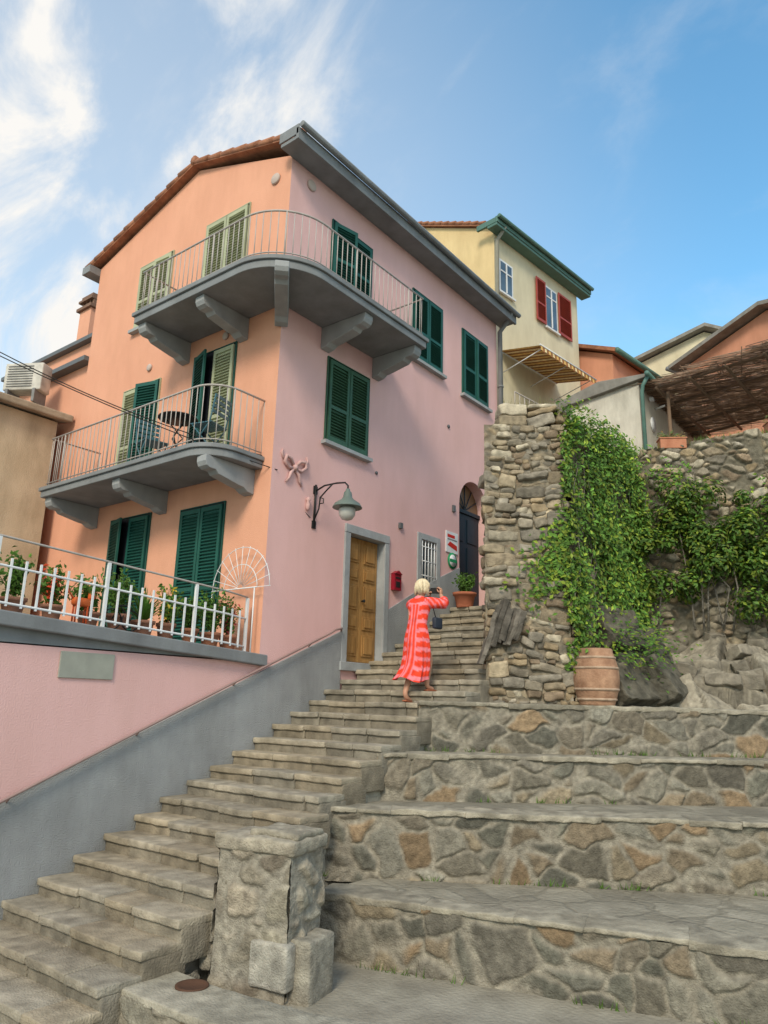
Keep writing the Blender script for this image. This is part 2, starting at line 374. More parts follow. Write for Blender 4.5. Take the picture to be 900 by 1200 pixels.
box(d,X0,X0+.03,10.86,10.975,4.48,5.5); box(d,X0,X0+.03,11.485,11.6,4.48,5.5); box(d,X0,X0+.03,10.977,11.483,5.385,5.5); box(d,X0,X0+.05,10.977,11.483,4.48,4.595)
mk("door_and_window_surrounds",d,M_frame,PH,.006)
d=MB()
box(d,X0-.249,X0-.2,10.98,11.48,4.6,5.38,1)
for i in range(5): tube(d,[(X0+.005,11.03+.1*i,4.6),(X0+.005,11.03+.1*i,5.38)],.011,6,0)
for z in (4.72,4.99,5.26): tube(d,[(X0+.005,10.98,z),(X0+.005,11.48,z)],.011,6,0)
mk("barred_window",d,[M_white,M_glass],PH)
d=MB()
box(d,X0-.26,X0-.22,12.33,13.45,4.21,6.30)
for a_,b_ in ((12.36,12.87),(12.90,13.42)):
    for z0,z1 in ((4.35,4.95),(5.05,5.6),(5.7,6.2)): box(d,X0-.219,X0-.20,a_+.07,b_-.07,z0,z1)
box(d,X0-.26,X0-.18,12.33,13.45,6.301,6.38,0)
prismX(d,[(p[0],p[1]) for p in arc],X0-.27,X0-.24,1)
for k in range(1,6):
    t=k*math.pi/6; tube(d,[(X0-.22,cyy,6.38),(X0-.22,cyy-rr*.95*math.cos(t),6.38+.54*math.sin(t))],.012,5,0)
mk("arched_door",d,[M_navy,mat("fanlight_glass",(.22,.13,.07),None,2,rough=.2,bump=0)],PH,.004)
d=MB()
prismX(d,[(1.0,0),(8.828,0),(8.828,3.50),(1.0,.17+.0)],X0-.05,X0+.03)
prismX(d,[(10.003,0),(12.3,0),(12.3,5.05),(11.61,4.76),(11.0,4.47),(10.003,3.96)],X0-.05,X0+.028)
prismX(d,[(13.47,0),(13.93,0),(13.93,5.6),(13.47,5.4)],X0-.05,X0+.03)
mk("plinth",d,M_gplinth,PH)
# balconies
def arcpts(cx,cy,r,a0,a1,n): return [(cx+r*math.cos(math.radians(a0+(a1-a0)*i/n)),cy+r*math.sin(math.radians(a0+(a1-a0)*i/n))) for i in range(n+1)]
def up_path(k):
    return [(-10.17-k,7.15),(-10.17-k,6.15-k)]+arcpts(-7.6,7.05,.9+k,-90,0,16)+[(-6.7+k,9.65+k),(-7.7,9.65+k)]
def mid_path(k):
    return [(-12.45-k,7.15),(-12.45-k,6.15-k)]+arcpts(-8.4,6.65,.5+k,-90,0,10)+[(-7.9+k,7.15)]
def railing(name,path,z0,z1,parent,mat_,sp=.115,r=.0075):
    mb=MB()
    P=[Vector((p[0],p[1],0)) for p in path]; 
    L=0;segs=[]
    for i in range(len(P)-1):
        l=(P[i+1]-P[i]).length; segs.append((L,l)); L+=l
    def at(s):
        for i,(a,l) in enumerate(segs):
            if s<=a+l+1e-6: return P[i]+(P[i+1]-P[i])*((s-a)/l)
        return P[-1]
    n=int(L/sp)
    for i in range(n+1):
        p=at(L*i/n); rr_=r*(1.9 if i%12==0 else 1)
        tube(mb,[(p.x,p.y,z0-.04),(p.x,p.y,z1)],rr_,5)
    for z,r2 in ((z1,.016),(z0+.07,.010)):
        tube(mb,[(p.x,p.y,z) for p in P],r2,6)
    return mk(name,mb,mat_,parent)
def corbel(mb,P,n,wd=.2,L=.93):
    P=Vector(P);n=Vector(n).normalized();s=Vector((-n.y,n.x,0))
    pr=[(0,0),(L,0),(L,-.09),(L-.03,-.15),(L-.09,-.18),(L-.2,-.18),(L-.25,-.23),(.30,-.30),(.2,-.31),(.12,-.36),(0,-.38)]
    k=len(pr); vs=[P+n*a+s*wd/2+Vector((0,0,z)) for a,z in pr]+[P+n*a-s*wd/2+Vector((0,0,z)) for a,z in pr]
    mb.add(vs,[tuple(range(k))[::-1],tuple(range(k,2*k))]+[(i,(i+1)%k,k+(i+1)%k,k+i) for i in range(k)])
b=MB()
prism(b,up_path(0)+[(-7.7,7.15)],8.40,8.52); prism(b,up_path(.035)+[(-7.7,7.15)],8.522,8.59)
mk("balcony_slab_upper",b,M_gray,PH,.01)
b=MB()
M_corb=mat("grey_corbel",(.36,.375,.385),(.29,.305,.315),3,bump=.2,stain=.15)
corbel(b,(-10.03,7.15,8.398),(0,-1,0)); corbel(b,(-8.55,7.15,8.398),(0,-1,0)); corbel(b,(-7.7,7.15,8.397),(1,-1,0),.2,1.22)
corbel(b,(-7.7,8.15,8.398),(1,0,0)); corbel(b,(-7.7,9.5,8.398),(1,0,0))
mk("balcony_corbels_upper",b,M_corb,PH,.01)
railing("balcony_railing_upper",up_path(-.05),8.6,9.36,PH,M_rail)
b=MB()
prism(b,mid_path(0),5.75,5.86); prism(b,mid_path(.035),5.862,5.93)
mk("balcony_slab_middle",b,M_gray,PH,.01)
b=MB()
for x in (-12.3,-10.25,-8.15): corbel(b,(x,7.15,5.748),(0,-1,0))
mk("balcony_corbels_middle",b,M_corb,PH,.01)
railing("balcony_railing_middle",mid_path(-.05),5.94,6.84,PH,M_rail)
b=MB()
def curveR(pts,r): tube(b,[(X0+.015+(p[2]*.6 if len(p)>2 else 0),7.60+(p[0]-7.66)*.85,5.84+(p[1]-5.7)*.9) for p in pts],[q*.75 for q in r],8)
for s in (-1,1):
    c0=7.66
    curveR([(c0,5.72),(c0+s*.12,5.84,.04),(c0+s*.24,5.86,.05),(c0+s*.27,5.76,.04),(c0+s*.16,5.68,.03),(c0,5.70)],[.03,.035,.04,.04,.035,.03])
    curveR([(c0,5.7),(c0+s*.10,5.60,.03),(c0+s*.13,5.50,.02),(c0+s*.2,5.42,.01)],[.03,.035,.03,.015])
    curveR([(c0+s*.27,5.8),(c0+s*.33,5.9),(c0+s*.30,5.98)],[.03,.025,.01])
lathe(b,(X0+.03,7.60,5.85),[(.01,-.05),(.045,-.03),(.05,0),(.04,.03),(.01,.05)],12)
lathe(b,(X0+.03,7.92,5.34),[(.01,-.1),(.035,-.06),(.04,0),(.025,.05),(.04,.08),(.015,.12)],10)
mk("wall_relief_ornament",b,mat("relief_plaster",(.62,.40,.38),(.50,.31,.29),9,bump=.4),PH)
b=MB()
box(b,X0,X0+.05,10.28,10.36,5.45,5.55); box(b,X0,X0+.04,12.05,12.13,6.15,6.28)
lathe(b,(X0,11.9,7.9),[(.04,0),(.04,.02)],10,ax=RY); lathe(b,(X0,9.6,6.3),[(.03,0),(.03,.02)],10,ax=RY)
mk("facade_fixings",b,M_grayD,PH)
# ------------------------------------------------------------------ terrace
TW=empty("terrace_wall")
b=MB(); prism(b,[(-16,1.0),(X0,1.0),(X0,7.148),(-16,7.148)],0,2.93)
mk("wall",b,M_pink,TW)
b=MB(); f=lambda y:3.24-(y-3.5)*.058
b.add([(-8.32,1.0,f(1)-.15),(-7.60,1.0,f(1)-.15),(-7.60,7.22,f(7.22)-.15),(-8.32,7.22-.1,f(7.22)-.15),(-8.32,1.0,f(1)),(-7.60,1.0,f(1)),(-7.60,7.22,f(7.22)),(-8.32,7.12,f(7.22))],BF)
prismX(b,[(1.0,2.9),(7.145,2.9),(7.145,2.93),(1.0,f(1)-.152)],-7.93,-7.7)
b.add([(-16,1,3.0),(-8.33,1,3.0),(-8.33,7.14,3.0),(-16,7.14,3.0)],[(0,1,2,3)])
mk("ledge",b,M_gray,TW,.015)
b=MB(); box(b,X0,X0+.02,4.27,4.92,2.60,2.88); mk("wall_plaque",b,mat("plaque",(.36,.37,.32),(.30,.31,.27),6,bump=.1),None,.004)
b=MB()
pts=[(X0+.09,y,1.42+(y-3.86)*.435) for y in [1.5+.5*i for i in range(15)]]
pts+=[(X0+.09,8.62,3.50),(X0+.09,8.75,3.53),(X0+.04,8.80,3.50)]
tube(b,pts,.017,8)
for y in (2.5,3.9,5.3,6.7,8.1): tube(b,[(X0+.02,y,1.36+(y-3.86)*.435),(X0+.09,y,1.42+(y-3.86)*.435)],.01,5)
mk("handrail",b,mat("rail_brown",(.34,.23,.21),None,6,rough=.5,bump=0))
b=MB()
n=30
def tz(y): return f(y)
def rx(y): return -7.76-(.0 if y<6.4 else (y-6.4)**2*.25)
for i in range(n+1):
    y=2.2+(7.0-2.2)*i/n; x=rx(y)
    box(b,x-.009,x+.009,y-.011,y+.011,tz(y)+.06,tz(y)+.56)
for (dz,hh) in ((.09,.014),(.47,.014)):
    tube(b,[(rx(y),y,tz(y)+dz) for y in [2.2+.4*i for i in range(13)]],hh,6)
for i in (0,8,16,24,30):
    y=2.2+(7.0-2.2)*i/n; x=rx(y); box(b,x-.018,x+.018,y-.018,y+.018,tz(y),tz(y)+.76)
tube(b,[(rx(y),y,tz(y)+.77) for y in [2.2+.4*i for i in range(13)]],.013,6,1)
mk("white_terrace_railing",b,[M_white,M_rail])
b=MB()
cx,cz=-8.05,3.95
for i in range(13):
    t=math.pi*i/12; rr_=.62
    tube(b,[(cx-.06*math.cos(t),7.02,cz+.06*math.sin(t)),(cx-rr_*math.cos(t),7.02,cz+rr_*math.sin(t))],.005,5)
for rr_ in (.35,.6): tube(b,[(cx-rr_*math.cos(math.pi*i/18),7.02,cz+rr_*math.sin(math.pi*i/18)) for i in range(19)],.006,5)
tube(b,[(cx-.6,7.02,cz),(cx+.35,7.02,cz)],.01,5); tube(b,[(cx-.6,7.02,cz),(cx-.6,7.02,3.0)],.01,5); tube(b,[(cx+.3,7.02,cz),(cx+.3,7.02,3.0)],.01,5)
mk("fan_trellis",b,M_white)
# ------------------------------------------------------------------ leaves
def leafq(mb,p,size,nrm,col,m=0):
    nrm=Vector(nrm).normalized(); 
    a=nrm.cross(Vector((R.uniform(-1,1),R.uniform(-1,1),R.uniform(-1,1)))).normalized(); b_=nrm.cross(a)
    s=size*R.uniform(.6,1.3); p=Vector(p)
    mb.add([p-a*s,p+b_*s*.55+nrm*s*.18,p+a*s*1.1-nrm*s*.15,p-b_*s*.55+nrm*s*.18],[(0,1,2,3)],m,col)
def gcol(k=1,y=0):
    v=R.uniform(.55,1.4)*k
    return (.085*v+y*.05,.19*v+y*.05,.03*v)
_mc={}
def mat_of(c):
    if c not in _mc: _mc[c]=mat("pot_%d"%len(_mc),c,None,8,bump=.25,stain=.2)
    return _mc[c]
def potted(name,x,y,z,r=.11,h=.2,kind='leaf',col=(.5,.2,.12),fl=None,ph=.3):
    mb=MB(); k=.72
    lathe(mb,(x,y,z),[(r*k,0),(r*k*1.02,.01),(r*.95,h*.8),(r*1.08,h*.8+.005),(r*1.1,h),(r*.95,h),(r*.9,h*.9)],16,0)
    mb.add([(x+r*.9*math.cos(t),y+r*.9*math.sin(t),z+h*.9) for t in [i*math.pi/6 for i in range(12)]],[tuple(range(12))],2)
    if kind=='spiky':
        for i in range(80):
            a=R.uniform(0,6.28); t=R.uniform(.1,1.1); L=ph*R.uniform(.8,1.2)
            d=Vector((math.cos(a)*math.sin(t),math.sin(a)*math.sin(t),math.cos(t))); s=Vector((-math.sin(a),math.cos(a),0))*.014
            p=Vector((x,y,z+h*.9)); q=p+d*L*.6; e=p+d*L+Vector((0,0,-L*.25*t))
            mb.add([p-s,p+s,q+s,q-s,e],[(0,1,2,3),(3,2,4)],1,gcol(1.1,.3))
    else:
        for i in range(12):
            a=R.uniform(0,6.28); t=R.uniform(0,.75); e=Vector((x,y,z+h))+Vector((math.cos(a)*math.sin(t),math.sin(a)*math.sin(t),math.cos(t)))*ph*R.uniform(.75,1.2)
            tube(mb,[(x,y,z+h*.9),e],.004,4,1,(.06,.08,.03))
            for j in range(42):
                p=Vector((x,y,z+h)).lerp(e,R.uniform(.15,1.05))+Vector((R.gauss(0,.04),R.gauss(0,.04),R.gauss(0,.035)))
                c=gcol(.9+.5*j/42,R.uniform(0,.5))
                if fl and R.random()<.2: c=fl
                leafq(mb,p,.032,(R.uniform(-1,1),R.uniform(-1,1),R.uniform(0,1)),c,1)
    return mk(name,mb,[mat_of(col),M_leaf,M_rock])
pk=[(2.5,'spiky',.5,None),(2.95,'leaf',.5,None),(3.4,'spiky',.5,None),(3.85,'leaf',.46,None),(4.3,'leaf',.36,(.8,.1,.04)),(4.72,'leaf',.34,None),(5.12,'leaf',.48,None),(5.5,'spiky',.42,None),(5.85,'leaf',.44,(.7,.5,.05)),(6.2,'leaf',.38,None),(6.52,'leaf',.52,None),(6.85,'leaf',.40,(.6,.1,.1))]
for i,(y,kd,ph,fl) in enumerate(pk):
    potted("potted_plant",-8.03+R.uniform(-.05,.03),y,f(y)+.003,.125+R.uniform(-.015,.03),R.uniform(.17,.24),kd,R.choice([(.50,.21,.12),(.46,.19,.11),(.42,.2,.13)]),fl,ph)
b=MB()
rbox(b,(-7.9,4.55,3.45),(.05,.11,.05),.04,None,.005,col=(.75,.16,.04)); rbox(b,(-7.9,4.67,3.54),(.035,.04,.05),.03,None,.004,col=(.75,.16,.04))
for dy in (-.07,.07):
    for dx in (-.03,.03): tube(b,[(-7.9+dx,4.55+dy,f(4.55)),(-7.9+dx,4.55+dy,3.43)],.012,6,0,(.6,.1,.03))
tube(b,[(-7.9,4.45,3.48),(-7.9,4.38,3.56),(-7.9,4.36,3.62)],.01,5,0,(.6,.1,.03))
mk("garden_ornament",b,M_plain)
b=MB()
for yy in (4.95,5.2):
    tube(b,[(-7.88,yy+.12*math.cos(t),3.30+.12*math.sin(t)) for t in [i*math.pi/8 for i in range(17)]],.008,5)
tube(b,[(-7.88,4.95,3.3),(-7.88,5.03,3.47),(-7.88,5.2,3.3)],.01,5); tube(b,[(-7.88,5.03,3.47),(-7.88,5.16,3.47),(-7.88,5.2,3.53)],.01,5)
mk("iron_plant_stand",b,M_black)
# ------------------------------------------------------------------ balcony furniture
M_teal=mat("teal_metal",(.06,.16,.20),None,6,rough=.4,bump=0)
b=MB(); tx,ty,tz0=-9.25,6.55,5.93
lathe(b,(tx,ty,tz0+.70),[(.30,0),(.31,.01),(.30,.025)],24); 
for a_ in range(3):
    t=a_*2.09; tube(b,[(tx+.25*math.cos(t),ty+.25*math.sin(t),tz0),(tx-.1*math.cos(t),ty-.1*math.sin(t),tz0+.4),(tx+.2*math.cos(t),ty+.2*math.sin(t),tz0+.7)],.012,6)
mk("bistro_table",b,M_black)
def chair(x,y,z,a_):
    mb=MB(); M=Matrix.Rotation(a_,3,'Z'); P=Vector((x,y,z)); q=lambda v:P+M@Vector(v)
    for s in (-.2,.2):
        tube(mb,[q((s,-.2,0)),q((s,.15,.45)),q((s,.22,.88))],.012,6); tube(mb,[q((s*.9,.22,0)),q((s*.9,-.18,.45))],.012,6)
    for i in range(6): obox(mb,q((0,-.17+i*.065,.455)),(.2,.026,.008),M)
    for zz in (.62,.70,.78,.86): obox(mb,q((0,.19+(zz-.62)*.12,zz)),(.2,.008,.026),M)
    mk("folding_chair",mb,M_teal)
chair(-9.95,6.6,5.93,math.radians(80)); chair(-8.55,6.62,5.93,math.radians(-75))
# ------------------------------------------------------------------ wall lamp
b=MB(); ly=8.09
tube(b,[(X0+.01,ly,5.02),(X0+.02,ly,5.70)],.018,8); box(b,X0,X0+.02,ly-.04,ly+.04,5.0,5.12);box(b,X0,X0+.02,ly-.04,ly+.04,5.55,5.68)
tube(b,[(X0+.02,ly,5.60),(X0+.2,ly,5.66),(X0+.45,ly,5.66),(X0+.62,ly,5.64),(X0+.68,ly,5.58),(X0+.68,ly,5.52)],.014,8)
tube(b,[(X0+.02,ly,5.15),(X0+.10,ly,5.30),(X0+.12,ly,5.48),(X0+.25,ly,5.58),(X0+.36,ly,5.655)],.012,8)
tube(b,[(X0+.12,ly,5.48),(X0+.19,ly,5.45),(X0+.19,ly,5.38),(X0+.13,ly,5.38)],.009,6)
c_=(X0+.68,ly,5.10)
lathe(b,c_,[(.03,.43),(.035,.40),(.06,.37),(.07,.30),(.10,.26),(.19,.20),(.22,.15),(.225,.135),(.20,.14)],20,1)
lathe(b,c_,[(.11,.14),(.13,.10),(.12,.02),(.08,-.04),(.02,-.06)],16,2)
mk("wall_street_lamp",b,[M_black,mat("lamp_green",(.14,.18,.16),None,6,rough=.4,bump=.05),mat("lamp_glass",(.50,.50,.46),None,3,rough=.15,bump=0)])
b=MB(); box(b,X0,X0+.08,10.1,10.30,4.32,4.60); prismX(b,[(10.09,4.602),(10.31,4.602),(10.20,4.665)],X0,X0+.10); box(b,X0+.081,X0+.088,10.13,10.27,4.52,4.55,1)
box(b,X0+.081,X0+.086,10.14,10.26,4.37,4.47,1)
mk("red_mailbox",b,[mat("mail_red",(.30,.015,.03),None,5,rough=.35,bump=0),M_black],None,.006)
b=MB(); box(b,X0+.0,X0+.02,11.82,12.24,5.30,5.72,0); 
prismX(b,[(11.86,5.44),(12.2,5.36),(12.2,5.46),(11.95,5.52)],X0+.021,X0+.024,1); box(b,X0+.021,X0+.024,11.86,12.12,5.60,5.66,1); box(b,X0+.021,X0+.024,11.86,12.2,5.55,5.575,2)
mk("wall_sign",b,[M_white,mat("sign_red",(.6,.03,.02),None,5,bump=0),M_gray])
b=MB(); lathe(b,(X0+.006,12.05,5.15),[(.16,0),(.16,.015)],24,1,ax=RY); lathe(b,(X0+.024,12.05,5.15),[(.12,0),(.12,.003)],24,0,ax=RY); box(b,X0+.028,X0+.031,11.93,12.17,5.12,5.18,1)
mk("wall_sign",b,[M_white,mat("sign_green",(.02,.30,.12),None,5,bump=0)])
potted("potted_shrub",-7.38,12.0,4.21,.21,.28,'leaf',(.46,.16,.09),None,.36)
# ------------------------------------------------------------------ cables
CB=empty("overhead_cables")
b=MB()
def cable(p,q,sag,r=.008):
    p=Vector(p);q=Vector(q); tube(b,[p.lerp(q,i/20)-Vector((0,0,sag*4*(i/20)*(1-i/20))) for i in range(21)],r,5)
cable((X0+.02,7.25,5.72),(-10.6,2.6,7.45),.15); cable((X0+.02,8.0,5.15),(-7.9,7.12,5.95),.04,.006); cable((-7.9,7.12,5.95),(-10.6,2.6,7.6),.25)
mk("cables",b,M_black,CB)
# ------------------------------------------------------------------ stairs
RISE=.1623;RUN=.3454
b=MB()
for k in range(1,27):
    y0=3.3+(k-1)*RUN; z=k*RISE; x=X0+.03
    xr=-5.40 if k<=8 else (-5.50 if k<16 else -5.2)
    while x<xr-.05:
        wd=R.uniform(.38,.8); x1=min(x+wd,xr)
        if xr-x1<.2: x1=xr
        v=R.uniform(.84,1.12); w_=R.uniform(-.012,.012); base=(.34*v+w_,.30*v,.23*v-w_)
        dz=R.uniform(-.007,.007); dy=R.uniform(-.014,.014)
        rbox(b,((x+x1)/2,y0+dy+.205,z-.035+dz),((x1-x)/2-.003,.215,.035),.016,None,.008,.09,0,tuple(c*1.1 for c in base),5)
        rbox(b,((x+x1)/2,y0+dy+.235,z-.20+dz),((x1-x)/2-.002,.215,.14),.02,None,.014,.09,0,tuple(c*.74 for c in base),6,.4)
        x=x1
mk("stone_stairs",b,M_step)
b=MB(); prism(b,[(X0+.031,12.25),(-5.25,12.25),(-5.25,17.5),(-9,17.5),(-9,14.0),(X0+.031,14.0)],3.5,4.205); mk("landing_path",b,M_pave)
b=MB(); prismX(b,[(3.6,-.1),(12.3,-.1),(12.3,4.0),(3.9,.03)],X0+.04,-5.56); mk("stair_base",b,M_conc)
# ------------------------------------------------------------------ stone seating tiers
PAL=[(.20,.16,.11),(.155,.14,.108),(.23,.19,.13),(.13,.125,.10),(.21,.195,.155),(.25,.18,.11),(.155,.15,.118),(.25,.235,.19),(.19,.165,.125),(.165,.15,.12)]
MORT=(.27,.245,.195)
tiers=[((-5.62,8.02),(-.2,13.4),2.46,1.85,1),((-5.60,7.15),(-.1,12.3),1.86,1.34,2),((-5.62,6.25),(.6,10.35),1.35,.68,3),((-5.15,5.72),(2.6,7.92),.69,.12,4)]
ST=empty("stone_seating_steps")
b=MB();t=MB();cp=MB()
for (p,q,z,zb,sd) in tiers:
    P=Vector((*p,0));Q=Vector((*q,0));d=(Q-P).normalized();nr=Vector((d.y,-d.x,0)); L=(Q-P).length
    relief(b,p,q,zb-.05,z-.035,(.37,.24),.015,.034,sd,PAL,MORT,warp=.08,mw=.10)
    e=Vector((p[0]-.02,p[1]+1.1,0)); relief(b,(e.x,e.y),p,zb-.3,z-.05,(.40,.27),.03,.03,sd+20,PAL,MORT)
    s=0; M=Matrix((d,-nr,Vector((0,0,1)))).transposed()
    while s<L:
        wd=R.uniform(.25,1.1); v=R.uniform(.8,1.2); hh=R.uniform(.022,.036); dp_=R.uniform(.14,.24)
        c=P+d*(s+wd/2)-nr*(dp_-.045+R.uniform(-.015,.015)); rbox(cp,(c.x,c.y,z-hh+R.uniform(-.004,.006)),(wd/2+.004,dp_,hh),.014,M@Matrix.Rotation(R.uniform(-.02,.02),3,'Z'),.016,.07,0,(.33*v,.30*v,.235*v),7,.4); s+=wd
    n0=P-nr*.08; n1=Q-nr*.08
    prism(t,[(n0.x,n0.y),(n1.x,n1.y),(n1.x-1.2,n1.y+2.6),(n0.x-.0,n0.y+1.15)],zb-.6,z-.014-.001*sd)
mk("riser_masonry",b,M_stone,ST); mk("coping_stones",cp,M_step,ST); mk("treads",t,M_pave,ST)
b=MB(); prism(b,[(-5.25,4.2),(-3.2,4.5),(-1,4.9),(3,5.2),(3,8.2),(-5.1,6.0)],-.05,.12); mk("lower_platform",b,M_conc)
b=MB(); cp=MB()
lp=[(-5.42,3.86),(-4.7,3.86),(-3.9,4.0),(-3.1,4.28),(-1.8,4.5)]
for i in range(len(lp)-1):
    relief(b,lp[i],lp[i+1],-.03,.24,(.30,.2),.015,.03,31+i,PAL,MORT)
    P=Vector((*lp[i],0));Q=Vector((*lp[i+1],0)); d=(Q-P).normalized(); nr=Vector((d.y,-d.x,0)); L=(Q-P).length; M=Matrix((d,-nr,Vector((0,0,1)))).transposed()
    c=P+d*(L*.5)-nr*.24; v=R.uniform(.92,1.08); rbox(cp,(c.x,c.y,.245),(L/2+.03,.26,.03),.015,M,.014,.08,0,(.36*v,.335*v,.27*v),5)
relief(b,(-5.42,4.6),(-5.42,3.86),-.03,.22,(.34,.2),.02,.03,39,PAL,MORT)
o=empty("stone_curb"); mk("curb_face",b,M_stone,o); mk("curb_cap",cp,M_step,o)
# pedestal
b=MB(); A=math.radians(12); M=Matrix.Rotation(A,3,'Z'); PC=Vector((-4.98,4.92,0))
def pw(x,y): v_=PC+M@Vector((x,y,0)); return (v_.x,v_.y)
def pb(cx,cy,cz,hx,hy,hz,col,am=.014,rt=0): 
    c=pw(cx,cy); rbox(b,(c[0],c[1],cz),(hx,hy,hz),.03,M@Matrix.Rotation(rt,3,'Z'),am,.06,0,col,5,.4)
hx,hy=.36,.25
pb(0,0,.62,hx-.012,hy-.012,.6,(.24,.215,.165),.004)
PALP=[(.30,.26,.20),(.23,.20,.15),(.33,.30,.23),(.27,.24,.185),(.20,.17,.13)]
for (a_,b_,sd) in (((-hx,-hy),(hx,-hy),71),((hx,-hy),(hx,hy),72),((hx,hy),(-hx,hy),73),((-hx,hy),(-hx,-hy),74)):
    relief(b,pw(*a_),pw(*b_),.1,1.21,(.30,.23),.014,.035,sd,PALP,(.29,.265,.215),warp=.08,mw=.16)
pb(0,0,1.245,.405,.285,.06,(.33,.295,.23),.02); pb(.14,.02,1.325,.24,.22,.03,(.30,.27,.21),.02)
pb(-.46,.0,.42,.11,.17,.22,(.31,.285,.23),.02,.1); pb(.22,-.24,.38,.19,.07,.17,(.36,.34,.29),.012,-.06); pb(.45,.0,.33,.10,.20,.24,(.31,.285,.23),.015)
mk("stone_pedestal",b,M_stone)
b=MB(); lathe(b,(-5.05,4.22,.275),[(.13,0),(.13,.012),(.11,.014),(.10,.006)],20); 
mk("drain_cover",b,mat("rust",(.10,.05,.03),None,8,bump=.3))
# ------------------------------------------------------------------ stone pillar / retaining wall with ivy
SW=empty("rubble_stone_wall")
PAL2=[(.32,.26,.18),(.26,.225,.17),(.39,.32,.22),(.30,.265,.21),(.35,.27,.17),(.21,.185,.145),(.42,.37,.28),(.28,.25,.20),(.25,.19,.13)]
b=MB()
P=Vector((-5.27,9.12,0));Q=Vector((-4.33,9.84,0)); d=(Q-P).normalized(); nr=Vector((d.y,-d.x,0)); L0=(Q-P).length; M=Matrix((d,-nr,Vector((0,0,1)))).transposed()
relief(b,(P+nr*.035)[:2],(Q+nr*.035)[:2],2.35,6.5,(.2,.12),.02,.03,77,PAL2,(.24,.205,.15),mw=.25)
z=2.38
def zw(s,zz): return .16*noise.noise(Vector((s*1.1,zz*.55,3.3)))+.05*noise.noise(Vector((s*3.1,zz*1.7,8.1)))
while z<6.86:
    hh=R.choice([.08,.11,.13,.16,.19,.22])*R.uniform(.85,1.15)
    ext=.24*max(0,(4.2-z)/1.8)
    left=(0 if z<5.5 else (z-5.5)*.20)+R.uniform(-.07,.03)
    s=left; e=L0+ext+R.uniform(-.03,.04)
    while s<e-.04:
        wd=hh*R.uniform(1.0,2.6); wd=max(.11,min(.46,wd))
        if s+wd>e: wd=e-s+R.uniform(0,.04)
        h2=hh*R.uniform(.75,1.1); split=(hh>.15 and R.random()<.4)
        subs=[(0,h2)] if not split else [(-hh*.25,hh*.46),(hh*.25,hh*.46)]
        for dz_,h3 in subs:
            pr=R.uniform(-.03,.05); cs=s+wd/2; cz_=z+hh/2+dz_
            c=P+d*cs+nr*pr-nr*.12; zz_=cz_+zw(cs,cz_)
            v=R.uniform(.7,1.2); k=R.choice(PAL2)
            sl_=(zw(cs+.1,cz_)-zw(cs-.1,cz_))/.2
            tw=Matrix.Rotation(-math.atan(sl_)+R.uniform(-.12,.12),3,'Y')@Matrix.Rotation(R.uniform(-.14,.14),3,'Z')@Matrix.Rotation(R.uniform(-.1,.1),3,'X')
            rbox(b,(c.x,c.y,zz_),(wd/2-.006,.19,h3/2-.004),.034,M@tw,.026,.06,0,(k[0]*v,k[1]*v,k[2]*v),8,.45)
        s+=wd
    z+=hh*.95
mk("pillar_face_stones",b,M_stone,SW)
b=MB()
prism(b,[(-5.2,9.25),(-4.36,9.88),(-4.4,12.4),(-5.2,13.2)],2.3,6.3,0,(.15,.13,.10))
relief(b,(-4.30,9.80),(-4.36,12.45),2.4,6.75,(.26,.15),.025,.07,51,PAL2,(.15,.13,.095),jag=.2,z1b=6.4)
relief(b,(-5.26,17),(-5.26,9.2),2.4,6.4,(.3,.14),.04,.05,52,PAL2,(.12,.105,.08),jag=.2)
mk("ivy_wall_core",b,M_stone,SW)
b=MB()
relief(b,(-4.5,12.35),(1.5,16.1),3.0,6.8,(.23,.15),.02,.07,61,PAL2,(.15,.135,.10),z1b=8.0,jag=.14,mw=.12)
prism(b,[(-4.5,12.45),(1.5,16.2),(1.4,16.6),(-4.6,12.9)],2.8,6.72,0,(.15,.13,.10))
mk("rear_retaining_wall",b,M_stone,SW)
# slanted dark slate strata showing at the foot of the pillar
b=MB()
for i in range(9):
    s_=-.02+.055*i+R.uniform(-.01,.01); zc=3.25+.14*math.sin(i*.6)+.05*i; hz=R.uniform(.28,.48)*(1-.035*i)
    c=P+d*(s_+.02)+nr*R.uniform(.05,.10); kk=R.uniform(.7,1.3)
    rbox(b,(c.x,c.y,zc),(R.uniform(.03,.045),.11,hz),.012,M@Matrix.Rotation(.30+R.uniform(-.05,.05),3,'Y')@Matrix.Rotation(R.uniform(-.25,.25),3,'Z'),.022,.06,0,(.135*kk,.12*kk,.10*kk),6,.5,False)
mk("bedrock_outcrop",b,M_stone)
